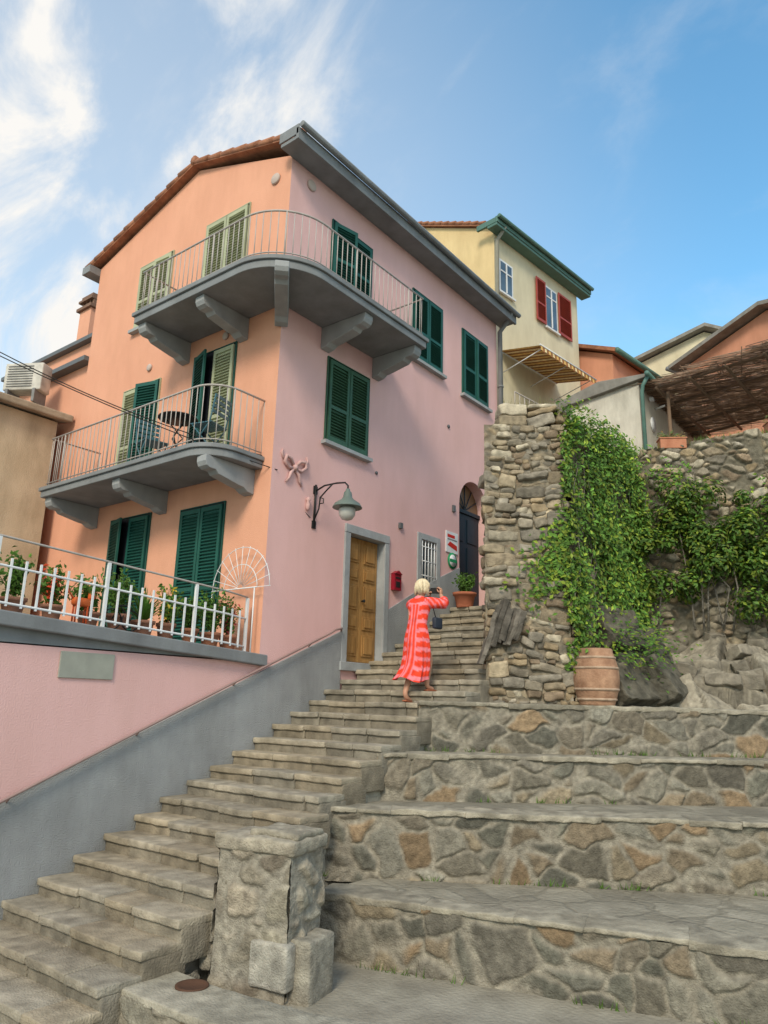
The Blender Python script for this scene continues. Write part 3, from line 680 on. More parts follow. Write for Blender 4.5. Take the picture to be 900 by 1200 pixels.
# rocky slope behind the tiers
b=MB(); nx,ny=170,120; vs=[];fs=[];cols=[]
def slope_h(v,u): return 2.42+1.15*min(1,max(0,(v-.2)/.7))**.8*(1+.1*u)
for i in range(nx+1):
    for j in range(ny+1):
        u=i/nx; v=j/ny
        A0=Vector((-4.36,9.7,0)).lerp(Vector((.8,13.9,0)),u); B0=Vector((-4.42,12.5,0)).lerp(Vector((1.4,16.2,0)),u)
        p=A0.lerp(B0,v); h_=slope_h(v,u)
        q=Vector((p.x*1.1+3,p.y*1.1,0)); wq=noise.noise_vector(q*1.5)*.5
        cc_=Vector((p.x*1.5+p.y*1.2+wq.x,p.y*2.4-p.x*1.1+wq.y,0)); ds,ps=noise.voronoi(cc_)
        m_=min(1,max(0,v-.10)*5)
        tilt=(cc_-ps[0]).x*(noise.cell(ps[0]*7.7+Vector((.2,.2,.2))))*.35+(cc_-ps[0]).y*(noise.cell(ps[0]*3.3+Vector((.6,.1,.2))))*.25
        st=.10*noise.cell(ps[0]*11.3+Vector((.4,.4,.4)))
        e_=min(1,(ds[1]-ds[0])*9)
        h_+=(tilt+st+noise.fractal(q*4,1,2,5)*.05-.10*(1-e_))*m_
        vs.append((p.x,p.y,h_)); k=(1+.4*noise.noise(q*5)+.35*noise.noise(q*16))*(.45+.55*e_)*(1+.35*noise.cell(ps[0]*5.1+Vector((.4,.2,.4)))); cols.append((.27*k,.24*k,.185*k))
for i in range(nx):
    for j in range(ny):
        o=i*(ny+1)+j; fs.append((o,o+ny+1,o+ny+2,o+1))
b.add(vs,fs,0,cols,False)
for i in range(18):
    u=R.uniform(.05,.8); v=R.uniform(.35,.95); p=Vector((-4.3,9.9,0)).lerp(Vector((.8,13.9,0)),u).lerp(Vector((-4.42,12.5,0)).lerp(Vector((1.4,16.2,0)),u),v)
    s_=R.uniform(.10,.28); k=R.uniform(.6,1.1)
    rbox(b,(p.x,p.y,slope_h(v,u)+.0),(s_,s_*R.uniform(.5,.9),s_*R.uniform(.35,.7)),.02,Matrix.Rotation(R.uniform(0,3),3,'Z')@Matrix.Rotation(R.uniform(-.5,.5),3,'X'),.03,.08,0,(.26*k,.23*k,.18*k),6,.5,False)
for (x,y,z_,s_) in ((-3.95,10.7,2.75,.42),(-4.0,11.3,3.1,.5),(-3.6,11.2,2.8,.36),(-4.1,10.9,3.5,.35)):
    rbox(b,(x,y,z_),(s_*.7,s_,s_*.9),.03,Matrix.Rotation(.5+x,3,'Z')@Matrix.Rotation(.5,3,'Y'),.05,.07,0,(.12,.11,.085),5,.6,False)
mk("rocky_slope",b,M_stone)
b=MB(); prism(b,[(-5.2,13.0),(-4.5,12.6),(1.6,16.4),(12,22),(12,45),(-30,45),(-30,18),(-9.2,18),(-5.3,17.4)],4,6.3); mk("upper_terrace_ground",b,M_rock)
# ------------------------------------------------------------------ ivy + bush
b=MB()
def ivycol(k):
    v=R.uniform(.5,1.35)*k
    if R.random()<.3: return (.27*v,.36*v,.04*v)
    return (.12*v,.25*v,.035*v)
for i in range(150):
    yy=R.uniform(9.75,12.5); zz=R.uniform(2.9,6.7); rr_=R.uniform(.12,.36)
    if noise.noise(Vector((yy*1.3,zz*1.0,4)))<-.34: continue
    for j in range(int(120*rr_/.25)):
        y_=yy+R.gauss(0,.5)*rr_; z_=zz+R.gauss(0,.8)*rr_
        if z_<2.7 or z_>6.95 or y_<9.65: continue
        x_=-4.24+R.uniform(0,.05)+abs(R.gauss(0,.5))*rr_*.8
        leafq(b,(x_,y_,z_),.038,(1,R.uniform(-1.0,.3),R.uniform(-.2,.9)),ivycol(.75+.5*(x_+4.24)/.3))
for i in range(900):   # creeping over the dark rocks
    y_=R.uniform(10.3,11.7); leafq(b,(-3.75+R.gauss(0,.22),y_,3.3+R.gauss(0,.25)),.036,(R.uniform(0,1),-.5,1),ivycol(.9))
for i in range(3000):
    t_=R.random(); y_=9.7+t_*2.8; z_=6.6+R.gauss(0,.14)-t_*.2; x_=-4.3+R.gauss(0,.16)
    leafq(b,(x_,y_,z_),.038,(R.uniform(-1,1),R.uniform(-1,.3),1),ivycol(1.15))
for i in range(900):
    z_=R.uniform(4.2,5.1); s_=abs(R.gauss(0,.32)); c=Q-d*s_*(1 if z_<4.8 else .4)+nr*R.uniform(.06,.16)
    leafq(b,(c.x,c.y,z_+R.gauss(0,.2)-s_*.5),.036,(.5,-1,.3),ivycol(1))
for i in range(1000):
    z_=R.uniform(2.9,6.7); c=Q+Vector((R.uniform(-.03,.12),R.uniform(-.12,.05),0))+nr*R.uniform(.0,.12)
    if noise.noise(Vector((z_*1.6,2,2)))<-.15: continue
    leafq(b,(c.x,c.y,z_),.036,(.8,-.8,.3),ivycol(1))
for k in range(12):
    y_=R.uniform(9.8,12.2); z_=R.uniform(5.6,6.6); pts=[(-4.2,y_,z_)]
    for j in range(9): y_+=R.uniform(-.16,.16); z_-=.3; pts.append((-4.2+R.uniform(0,.06),y_,z_))
    tube(b,pts,.007,5,1)
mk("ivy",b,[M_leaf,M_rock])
b=MB()
wd_=Vector((6.0,3.75,0)).normalized(); wn=Vector((wd_.y,-wd_.x,0))
cc=[]
for i in range(120):
    s_=R.uniform(-.1,5.4); zz=4.1+R.uniform(0,1.95)+.15*math.sin(s_*2)
    if s_<.4 and zz>5.6: zz-=.6
    if noise.noise(Vector((s_*1.2,zz*1.5,9)))<-.5: continue
    cc.append((s_,zz,R.uniform(.16,.38)))
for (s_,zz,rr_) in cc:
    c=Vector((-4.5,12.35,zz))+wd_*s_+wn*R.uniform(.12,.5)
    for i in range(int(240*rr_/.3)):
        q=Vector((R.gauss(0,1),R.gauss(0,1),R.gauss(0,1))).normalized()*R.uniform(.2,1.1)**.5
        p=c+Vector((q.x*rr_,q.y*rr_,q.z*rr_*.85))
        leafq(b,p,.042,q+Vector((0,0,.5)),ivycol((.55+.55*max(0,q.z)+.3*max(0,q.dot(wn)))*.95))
for i in range(26):
    s_=R.uniform(.2,5); c=Vector((-4.5,12.35,3.7))+wd_*s_+wn*.25
    tube(b,[c,c+Vector((R.uniform(-.2,.2),0,.7)),c+Vector((R.uniform(-.5,.5),-.1,1.6))],[.02,.014,.006],5,1)
for i in range(46):
    s_=R.uniform(.2,5.2); c=Vector((-4.5,12.35,5.7+R.uniform(-.3,.5)))+wd_*s_+wn*.3
    e=c+Vector((R.uniform(-.35,.35),-.1,R.uniform(.2,.55))); tube(b,[c,e],.004,4,1)
    for j in range(16): leafq(b,c.lerp(e,R.random())+Vector((R.uniform(-.05,.05),0,0)),.034,(0,-1,.5),ivycol(1.2))
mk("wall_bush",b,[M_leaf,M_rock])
b=MB()
for i in range(700):
    s_=R.uniform(0,5.6); p=Vector((-4.5,12.35,6.75+s_*.17))+wd_*s_+wn*R.uniform(-.2,0)
    h_=R.uniform(.05,.2); q=Vector((R.uniform(-.06,.06),R.uniform(-.06,.06),h_)); s2=Vector((.006,0,0))
    b.add([p-s2,p+s2,p+q],[(0,1,2)],0,gcol(1.2,.8))
for i in range(120):  # dry tuft on the pillar top
    p=P+d*R.uniform(.3,L0)-nr*R.uniform(.05,.3)+Vector((0,0,6.78)); q=Vector((R.uniform(-.12,.12),R.uniform(-.1,.1),R.uniform(.08,.3))); s2=Vector((.006,0,0))
    b.add([p-s2,p+s2,p+q],[(0,1,2)],0,(.25,.22,.08))
for i in range(900):   # weeds in the joints of the seating
    tt=R.choice(tiers); u=R.uniform(0,.8); p=Vector((*tt[0],tt[3]+.0)).lerp(Vector((*tt[1],tt[3]+.0)),u)+Vector((.03,-.05,.0))
    if noise.noise(p*2.3)<.12: continue
    q=Vector((R.uniform(-.05,.05),R.uniform(-.05,.05),R.uniform(.03,.1))); s2=Vector((.005,0,0)); b.add([p-s2,p+s2,p+q],[(0,1,2)],0,gcol(1.0,.5))
mk("weeds_and_grass",b,M_leaf)
# ------------------------------------------------------------------ barrel
b=MB(); c_=(-4.02,9.93,2.455)
pr=[(.21,0),(.235,.02)]
for i in range(0,13):
    t=i/12; pr.append((.235+.075*math.sin(math.pi*t),.03+.69*t))
pr+=[(.235,.75),(.215,.765),(.20,.74)]
lathe(b,c_,pr,28,0)
for z_ in (.09,.22,.50,.64):
    rr_=.235+.075*math.sin(math.pi*(z_-.03)/.69)
    lathe(b,(c_[0],c_[1],c_[2]+z_),[(rr_-.004,-.018),(rr_+.012,-.012),(rr_+.012,.012),(rr_-.004,.018)],28,1)
mk("terracotta_barrel",b,[mat("barrel_clay",(.50,.30,.19),(.28,.15,.09),7,bump=.5,stain=.45),mat("barrel_hoop",(.55,.42,.31),(.34,.23,.16),9,bump=.4,stain=.3)])
# ------------------------------------------------------------------ yellow house
YH=empty("yellow_house")
B0=Vector((-9.8,17.7,0)); v=Vector((.118,.993,0)).normalized(); u=Vector((-v.y,v.x,0))
YM=Matrix((-u,v,Vector((0,0,1)))).transposed()
yp=lambda a,b_,z: B0+YM@Vector((a,b_,z))
def ybox(mb,a0,a1,b0,b1,z0,z1,m=0): obox(mb,yp((a0+a1)/2,(b0+b1)/2,(z0+z1)/2),((a1-a0)/2,(b1-b0)/2,(z1-z0)/2),YM,m)
b=MB()
LR=4.9
gp=[(0,5),(0,16.75),(-4.4,18.9),(-8.5,16.9),(-8.5,5)]
b.add([yp(a_,0,z_) for a_,z_ in gp],[(4,3,2,1,0)],1)
b.add([yp(a_,LR,z_) for a_,z_ in gp],[(0,1,2,3,4)],1)
b.add([yp(0,0,5),yp(0,LR,5),yp(0,LR,16.75),yp(0,0,16.75)],[(0,1,2,3)],0)
mk("walls",b,[M_cream,M_yel],YH)
b=MB()
for (a0,z0,a1,z1) in ((-4.4,18.92,.35,16.62),(-4.4,18.92,-8.9,16.75)):
    b.add([yp(a0,-.12,z0),yp(a1,-.12,z1),yp(a1,LR+.3,z1),yp(a0,LR+.3,z0),yp(a0,-.12,z0+.08),yp(a1,-.12,z1+.08),yp(a1,LR+.3,z1+.08),yp(a0,LR+.3,z0+.08)],[(0,1,2,3),(7,6,5,4),(0,4,5,1),(1,5,6,2),(2,6,7,3)])
    for i in range(16):
        f0=i/16;f1=(i+1)/16; tube(b,[yp(a0+(a1-a0)*f0,-.1,z0+(z1-z0)*f0+.09),yp(a0+(a1-a0)*f1,-.1,z0+(z1-z0)*f1+.11)],[.05,.07],6)
mk("roof_tiles",b,M_tile,YH)
b=MB(); ybox(b,.002,.36,-.35,LR+.35,16.55,16.64); ybox(b,.31,.39,-.36,LR+.36,16.641,16.84); ybox(b,-.4,.305,-.36,-.28,16.642,16.82); tube(b,[yp(.45,-.36,16.82),yp(.45,LR+.36,16.82)],.065,8)
mk("green_eaves",b,M_geave,YH,.01)
b=MB(); tube(b,[yp(.36,.1,16.7),yp(.1,.02,16.3),yp(.08,-.02,5.0)],.06,8); mk("downpipe",b,mat("pipe_brown",(.28,.27,.22),None,4,bump=0),YH)
def ywin(b0,b1,z0,z1):
    mb=MB(); ybox(mb,.002,.03,b0-.07,b1+.07,z0-.07,z1+.07,0); ybox(mb,.031,.04,b0,b1,z0,z1,1)
    ybox(mb,.041,.06,(b0+b1)/2-.025,(b0+b1)/2+.025,z0,z1,0); ybox(mb,.041,.055,b0,b1,z1-.35,z1-.31,0); ybox(mb,.031,.1,b0-.12,b1+.12,z0-.13,z0-.071,0)
    mk("window",mb,[M_white,M_glass],YH)
ywin(.28,.86,14.75,15.75); ywin(2.85,3.45,14.6,16.0)
def yshut(b0,b1,z0,z1):
    mb=MB(); leaf(mb,yp(.05,b0,z0),v,-u,b1-b0,z1-z0,0,.07); mk("red_shutter",mb,M_red,YH)
yshut(2.2,2.75,14.55,16.1); yshut(3.55,4.35,14.55,16.1)
AW=MB(); ns=30
for i in range(ns):
    t0,t1=i/ns,(i+1)/ns; c=(.75,.48,.16) if i%2==0 else (.36,.16,.06)
    if i%4==2: c=(.85,.68,.38)
    b0_=.15+3.1*t0; b1_=.15+3.1*t1
    AW.add([yp(.05,b0_,12.65),yp(.05,b1_,12.65),yp(1.45,b1_,12.35),yp(1.45,b0_,12.35)],[(0,1,2,3)],0,c)
    zz=.14+.03*(i%2)
    AW.add([yp(1.45,b0_,12.35),yp(1.45,b1_,12.35),yp(1.46,b1_,12.35-zz),yp(1.46,b0_,12.35-zz)],[(0,1,2,3)],0,c)
tube(AW,[yp(1.45,.12,12.36),yp(1.45,3.28,12.36)],.025,6,1); tube(AW,[yp(.05,.12,12.67),yp(.05,3.28,12.67)],.04,6,1)
for bb in (.3,1.7,3.1): tube(AW,[yp(.05,bb,12.0),yp(1.43,bb,12.32)],.015,5,1)
mk("striped_awning",AW,[M_cloth,M_white],YH)
b=MB()
ybox(b,.002,.9,-.3,3.6,9.9,10.05)
mk("terrace_slab",b,M_conc,YH)
b=MB()
for i in range(16): tube(b,[yp(.85,-.3+.24*i,10.05),yp(.85,-.3+.24*i,10.95)],.012,5)
tube(b,[yp(.85,-.3,10.95),yp(.85,3.4,10.95)],.02,6)
mk("terrace_railing",b,M_rail,YH)
# ------------------------------------------------------------------ white house + pergola
M_slate=mat("grey_slate",(.30,.29,.26),(.2,.19,.17),4,bump=.5,stain=.2)
WH=empty("white_house")
b=MB(); wp=[(-9.2,5),(-6.2,5),(-6.2,11.30),(-9.2,10.85)]
prismY(b,wp,19.3,25.5); mk("walls",b,M_wht,WH)
b=MB(); prismY(b,[(-9.3,10.85),(-5.95,11.32),(-5.95,11.42),(-7.3,11.52),(-9.3,10.97)],19.15,25.8); mk("roof",b,M_slate,WH,.02)
b=MB(); tube(b,[(-5.88,19.05,11.38),(-5.88,25.8,11.28)],.07,8); tube(b,[(-5.9,19.2,11.35),(-6.05,19.2,11.1),(-6.1,19.24,10.9),(-6.1,19.24,6)],.055,8); mk("green_gutter",b,M_geave,WH)
b=MB(); box(b,-6.199,-6.17,21.3,22.3,9.4,10.25,0); box(b,-6.169,-6.16,21.36,22.24,9.46,10.19,1); lathe(b,(-6.19,20.3,10.33),[(.22,0),(.22,.03)],20,2,ax=RY); mk("openings",b,[M_gray,M_dark,M_white],WH)
b=MB(); box(b,-6.15,-6.05,20.0,20.12,10.95,11.05); tube(b,[(-6.18,20.6,10.9),(-5.9,20.6,10.95)],.03,6); mk("outdoor_light",b,M_white,WH)
PG=empty("reed_pergola")
b=MB()
cz_=11.05
for (x,y) in ((-5.6,19.9),(-2.2,18.9),(-2.0,22.0),(-5.7,23.5),(1.2,18.1),(1.5,21.5)):
    tube(b,[(x,y,6.2),(x,y,cz_)],.05,6)
for i in range(9):
    x=-5.8+i*.95; tube(b,[(x,19.5+abs(x+5.8)*-.2,cz_+.02),(x+.2,24.2,cz_+.05)],.045,6)
for y in (19.7,21,22.8,24): tube(b,[(-6.1,y,cz_+.06),(3,y-1.6,cz_+.1)],.045,6)
mk("timber_frame",b,mat("old_timber",(.20,.135,.09),None,5,bump=.3),PG)
b=MB()
for i in range(3200):
    x=R.uniform(-6.2,3.2); y=19.4-(x+6)*.22+R.uniform(0,5.1); L=R.uniform(.8,2.2); a_=R.gauss(.15,.12)+(1.57 if R.random()<.06 else 0)
    z_=cz_+.1+R.uniform(0,.14); dx,dy=math.cos(a_)*L/2,math.sin(a_)*L/2; vv=R.uniform(.6,1.4)
    tube(b,[(x-dx,y-dy,z_+R.uniform(-.03,.03)),(x+dx,y+dy,z_+R.uniform(-.03,.03))],R.uniform(.006,.012),4,0,(.32*vv,.21*vv,.14*vv))
mk("brushwood_cover",b,M_plain,PG)
def planter(x,y,z,L,a_):
    mb=MB(); M_=Matrix.Rotation(a_,3,'Z')
    obox(mb,(x,y,z+.10),(L/2,.11,.10),M_,0); obox(mb,(x,y,z+.19),(L/2+.015,.125,.012),M_,0)
    for i in range(130):
        q=M_@Vector((R.uniform(-L/2,L/2),R.uniform(-.1,.1),0)); leafq(mb,(x+q.x,y+q.y,z+.2+abs(R.gauss(0,.07))),.035,(R.uniform(-1,1),-1,1),(R.uniform(.1,.3),R.uniform(.15,.22),.05),1)
    mk("terracotta_planter",mb,[M_terra,M_leaf],None,.006)
planter(-3.65,12.98,6.93,.45,math.radians(32)); planter(-2.05,14.0,7.22,.5,math.radians(32))
# ------------------------------------------------------------------ background houses
def house(name,c,yaw,L,W,z0,ze,zr,mw_,mr_,ov=.3,me=None):
    E=empty(name); M_=Matrix.Rotation(math.radians(yaw),3,'Z'); c=Vector((c[0],c[1],0)); P_=lambda x,y,z:c+M_@Vector((x,y,z))
    mb=MB(); g_=[(-W/2,z0),(W/2,z0),(W/2,ze),(0,zr),(-W/2,ze)]
    mb.add([P_(a_,-L/2,z_) for a_,z_ in g_],[(0,1,2,3,4)]); mb.add([P_(a_,L/2,z_) for a_,z_ in g_],[(4,3,2,1,0)])
    mb.add([P_(W/2,-L/2,z0),P_(W/2,L/2,z0),P_(W/2,L/2,ze),P_(W/2,-L/2,ze)],[(0,1,2,3)]); mb.add([P_(-W/2,-L/2,z0),P_(-W/2,L/2,z0),P_(-W/2,L/2,ze),P_(-W/2,-L/2,ze)],[(3,2,1,0)])
    mk("walls",mb,mw_,E)
    mb=MB(); k=(zr-ze)/(W/2)
    for s in (-1,1):
        a1=s*(W/2+ov); z1=ze-k*ov+.06
        mb.add([P_(0,-L/2-ov,zr+.06),P_(a1,-L/2-ov,z1),P_(a1,L/2+ov,z1),P_(0,L/2+ov,zr+.06),P_(0,-L/2-ov,zr+.2),P_(a1,-L/2-ov,z1+.14),P_(a1,L/2+ov,z1+.14),P_(0,L/2+ov,zr+.2)],[(0,1,2,3),(7,6,5,4),(0,4,5,1),(1,5,6,2),(2,6,7,3)])
    mk("roof",mb,mr_,E)
    mb=MB(); 
    for s in (-1,1): tube(mb,[P_(s*(W/2+ov+.05),-L/2-ov,ze-k*ov+.1),P_(s*(W/2+ov+.05),L/2+ov,ze-k*ov+.1)],.09,8)
    mk("gutters",mb,me or M_gray,E)
house("orange_house",(-9.7,25.2),-8,4.0,3.6,5,14.2,15.0,M_orange,M_tile,.25,M_geave)
house("slate_roofed_house",(-7.6,31.5),20,7,6,5,15.5,16.8,M_cream,M_slate,.4)
house("orange_house",(-2.6,28.0),-22,6,6.4,5,14.7,15.45,M_orange,M_slate,.45)
# ------------------------------------------------------------------ left neighbours
BH=empty("beige_house")
b=MB(); box(b,-20,-13.9,-2,7.0,0,7.75); mk("walls",b,M_beige,BH)
b=MB(); b.add([(-20,-2.2,8.9),(-13.65,-2.2,7.75),(-13.65,7.2,7.75),(-20,7.2,8.9),(-20,-2.2,9.05),(-13.65,-2.2,7.9),(-13.65,7.2,7.9),(-20,7.2,9.05)],BF)
mk("roof",b,mat("old_roof_render",(.46,.38,.28),(.32,.26,.19),5,bump=.5,stain=.3),BH,.03)
PA=empty("pink_annex_house")
b=MB(); box(b,-19,-13.302,7.25,11.5,0,9.0); box(b,-19,-13.302,8.1,11.5,9.0,10.35); mk("walls",b,M_salm,PA)
b=MB(); box(b,-19.1,-13.304,7.05,8.099,9.002,9.1); box(b,-19.1,-13.306,7.95,11.6,10.352,10.45); mk("roof_slabs",b,M_grayD,PA)
b=MB(); box(b,-16.15,-15.65,8.3,8.75,10.45,11.55,0); box(b,-16.22,-15.58,8.23,8.82,11.552,11.63,1)
for i in range(4): box(b,-16.12+.15*i,-16.06+.15*i,8.32,8.73,11.632,11.78,1)
box(b,-16.2,-15.6,8.25,8.8,11.782,11.84,1)
box(b,-16.15,-15.65,8.3,8.75,11.842,11.95,1)
mk("chimney",b,[M_salm,mat("chimney_brown",(.22,.13,.09),None,5,bump=.3)],PA)
b=MB(); ac=Vector((-14.6,6.6,8.72)); M_=Matrix.Rotation(math.radians(30),3,'Z')
rbox(b,ac,(.42,.17,.3),.03,M_,.0,.3,0,(.55,.53,.48))
for k in range(9): obox(b,ac+Vector((0,0,-.22+.055*k))+M_@Vector((-.06,-.18,0)),(.28,.006,.008),M_,0,(.2,.2,.2))
for s in (-.3,.3): obox(b,ac+Vector((0,0,-.42))+M_@Vector((s,0,0)),(.03,.2,.14),M_,0,(.2,.2,.2))
mk("air_conditioner",b,M_plain)
# ------------------------------------------------------------------ woman
W=empty("woman")
def skin(name,V,E,m,root=0,sub=2):
    me=bpy.data.meshes.new(name); me.from_pydata([x[0] for x in V],E,[]); o=bpy.data.objects.new(name,me); C.objects.link(o); o.parent=W
    mo=o.modifiers.new("s",'SKIN'); mo.use_smooth_shade=True
    for i,x in enumerate(V):
        r_=x[1]; sv=me.skin_vertices[0].data[i]; sv.radius=r_ if isinstance(r_,tuple) else (r_,r_); sv.use_root=(i==root)
    s=o.modifiers.new("ss",'SUBSURF'); s.levels=sub; s.render_levels=sub
    me.materials.append(m); return o
wx=-6.0
V=[((wx,8.50,3.36),(.15,.11)),((wx,8.50,3.55),(.13,.10)),((wx,8.53,3.74),(.15,.105)),((wx,8.555,3.86),(.07,.07)),((wx+.01,8.575,3.93),(.048,.05)),((wx+.015,8.60,4.00),(.07,.085)),((wx+.015,8.605,4.07),(.072,.09)),
 ((wx-.09,8.50,3.28),.085),((wx-.09,8.53,2.93),.058),((wx-.09,8.36,2.56),.036),((wx-.09,8.40,2.50),.034),((wx-.09,8.50,2.465),.026),
 ((wx+.09,8.50,3.28),.085),((wx+.10,8.66,3.02),.058),((wx+.10,8.60,2.69),.036),((wx+.10,8.63,2.65),.034),((wx+.10,8.76,2.630),.024),
 ((wx-.17,8.56,3.80),.052),((wx-.20,8.76,3.74),.042),((wx-.08,8.86,3.90),.028),
 ((wx+.17,8.56,3.80),.052),((wx+.32,8.70,3.80),.042),((wx+.17,8.83,3.95),.028)]
E=[(0,1),(1,2),(2,3),(3,4),(4,5),(5,6),(0,7),(7,8),(8,9),(9,10),(10,11),(0,12),(12,13),(13,14),(14,15),(15,16),(2,17),(17,18),(18,19),(2,20),(20,21),(21,22)]
skin("body",V,E,M_skin)
h=MB()
def hand(p,sx):
    p=Vector(p); rbox(h,p+Vector((0,.02,.035)),(.015,.03,.038),.012,None,0,.05)
    for i,l in enumerate((.050,.058,.054,.042)):
        y_=p.y-.008+.018*i
        q0=Vector((p.x,y_,p.z+.07)); q1=q0+Vector((sx*.012,0,l*.5)); q2=q1+Vector((sx*.028,0,l*.2)); q3=q2+Vector((sx*.016,0,-l*.25))
        tube(h,[q0,q1,q2,q3],[.009,.0085,.008,.006],6)
    tube(h,[p+Vector((sx*.005,-.012,.03)),p+Vector((sx*.022,-.03,.05)),p+Vector((sx*.035,-.03,.075))],[.011,.010,.007],6)
hand((wx-.07,8.87,3.90),1); hand((wx+.15,8.85,3.95),-1)
mk("hands",h,M_skin,W)
h=MB(); obox(h,(wx+.04,8.885,4.02),(.085,.006,.042),Matrix.Rotation(.1,3,'Y')); mk("phone",h,M_black,W,.004)
h=MB(); vs=[];fs=[]; hc=Vector((wx+.015,8.59,4.045))
nn_,mm_=24,14
for i in range(mm_+1):
    th=math.pi*i/mm_*.66
    for j in range(nn_):
        a_=2*math.pi*j/nn_; dr=Vector((math.sin(th)*math.cos(a_),math.sin(th)*math.sin(a_),math.cos(th)))
        fr=max(0,dr.y); rr_=.105*(1-.30*fr*(1 if dr.z<.5 else .3))
        wv=.006*math.sin(a_*9+i*.8)+.008*noise.noise(dr*5)
        vs.append(hc+Vector((dr.x*(rr_*.86+wv),dr.y*(rr_+wv),dr.z*.108+wv*.5)))
for i in range(mm_):
    for j in range(nn_): fs.append((i*nn_+j,i*nn_+(j+1)%nn_,(i+1)*nn_+(j+1)%nn_,(i+1)*nn_+j))
h.add(vs,fs,0,(1,1,1),True)
for i in range(260):
    a_=R.uniform(math.pi*.95,math.pi*2.05) if R.random()<.85 else R.uniform(0,math.pi)
    if math.sin(a_)>.45: continue
    L_=R.uniform(.16,.24)*(1 if math.sin(a_)<.1 else .7)
    pts=[hc+Vector((.02*math.cos(a_),.02*math.sin(a_),.108))]
    for k in range(1,6):
        t=k/5; rr_=.10*math.sin(min(1.4,t*1.9))+.006+R.uniform(-.006,.008)+ (.012*(t-.6) if t>.6 else 0)
        pts.append(hc+Vector((rr_*.92*math.cos(a_),rr_*math.sin(a_),.112-L_*t**1.5)))
    tube(h,pts,[.004,.006,.007,.007,.006,.003],4)
mk("hair",h,M_hair,W)
h=MB()
fc=Vector((wx+.015,8.69,4.03))
tube(h,[fc+Vector((0,-.01,.02)),fc+Vector((0,.012,-.012)),fc+Vector((0,.0,-.018))],[.007,.012,.008],8,0)
for s in (-1,1):
    lathe(h,fc+Vector((s*.028,-.012,.012)),[(.002,-.009),(.009,0),(.002,.009)],8,1)
    tube(h,[fc+Vector((s*.078,-.10,.0)),fc+Vector((s*.084,-.105,.02)),fc+Vector((s*.08,-.10,.035))],[.006,.012,.008],6,0)
tube(h,[fc+Vector((-.022,-.010,-.042)),fc+Vector((0,-.002,-.044)),fc+Vector((.022,-.010,-.042))],[.003,.007,.003],6,2)
mk("face_features",h,[M_skin,M_dark,mat("lips",(.4,.12,.1),None,5,bump=0)],W)
# dress
RED=(.82,.055,.022); PNK=(.84,.22,.26)
h=MB(); vs=[];fs=[];cols=[]
rings=[(3.90,.055,.06,.0,.555),(3.875,.10,.07,0,.555),(3.84,.175,.085,0,.55),(3.78,.185,.11,0,.54),(3.70,.17,.115,0,.54),(3.6,.15,.11,0,.52),(3.5,.145,.11,0,.50),(3.4,.165,.13,0,.50),(3.3,.185,.145,0,.50),(3.18,.19,.155,0,.50),(3.05,.19,.16,-.005,.50),(2.92,.195,.17,-.015,.49),(2.82,.21,.18,-.035,.46),(2.745,.23,.21,-.06,.44)]
nj=64; fine=[]
for i in range(len(rings)-1):
    for k in range(6):
        t_=k/6; fine.append([rings[i][q]*(1-t_)+rings[i+1][q]*t_ for q in range(5)])
fine.append(list(rings[-1]))
for (z_,rx_,ry_,ox,oy) in fine:
    dn=max(0,(3.5-z_)/.8)
    for j in range(nj):
        a_=2*math.pi*j/nj
        fo=1+dn*(.13*math.sin(a_*7+z_*2.0)+.07*math.sin(a_*13+1+z_*5))+.03*noise.noise(Vector((a_*2,z_*8,1)))
        p=Vector((wx+ox+rx_*fo*math.cos(a_),8.0+oy+ry_*fo*math.sin(a_),z_+dn*.03*math.sin(a_*3)-dn*.02*math.cos(a_)))
        vs.append(p)
        deg=math.degrees(a_)%360
        if 245<deg<295 and z_<3.78:
            k_=PNK if 6<((deg-245)%20)<14 else RED
        else:
            k_=PNK if ((z_+.015*math.sin(a_*3))/.125)%1<.42 else RED
        cols.append(k_)
nr_=len(fine)
for i in range(nr_-1):
    for j in range(nj): fs.append((i*nj+j,(i+1)*nj+j,(i+1)*nj+(j+1)%nj,i*nj+(j+1)%nj))
h.add(vs,fs,0,cols,True)
def sleeve(pts,rs):
    k0=len(h.v); tube(h,pts,rs,14,0,RED)
    for i in range(k0,len(h.v)):
        p=h.v[i]
        if ((p[0]*.8+p[1]+p[2])/.1)%1<.4: h.c[i]=PNK
def fineline(P,n=8):
    o=[]
    for i in range(len(P)-1):
        for k in range(n): o.append(tuple(P[i][q]+(P[i+1][q]-P[i][q])*k/n for q in range(len(P[0]))))
    o.append(P[-1]); return o
for P_ in ([(wx+.10,8.55,3.80,.08),(wx+.19,8.59,3.80,.08),(wx+.32,8.70,3.79,.068),(wx+.27,8.75,3.85,.07)],[(wx-.10,8.55,3.80,.08),(wx-.18,8.60,3.79,.078),(wx-.20,8.76,3.735,.068),(wx-.15,8.81,3.81,.07)]):
    F_=fineline(P_); sleeve([q[:3] for q in F_],[q[3] for q in F_])
mk("dress",h,M_cloth,W)
h=MB()
for s,(fx,fy,fz) in ((0,(wx-.09,8.45,2.445)),(1,(wx+.10,8.69,2.609))):
    rbox(h,(fx,fy,fz),(.036,.11,.011),.01,Matrix.Rotation(-.18 if s==0 else 0,3,'X'),0,.05,0,(.35,.12,.06))
    tube(h,[(fx-.035,fy+.04,fz),(fx,fy+.045,fz+.045),(fx+.035,fy+.04,fz)],.006,5,0,(.35,.12,.06))
mk("sandals",h,M_plain,W)
h=MB(); rbox(h,(wx+.23,8.66,3.52),(.035,.09,.08),.025,None,.004,.06,0,(.03,.04,.06)); tube(h,[(wx+.23,8.62,3.59),(wx+.16,8.57,3.90),(wx-.02,8.47,3.83)],.007,5,0,(.02,.02,.03))
mk("handbag",h,M_plain,W)
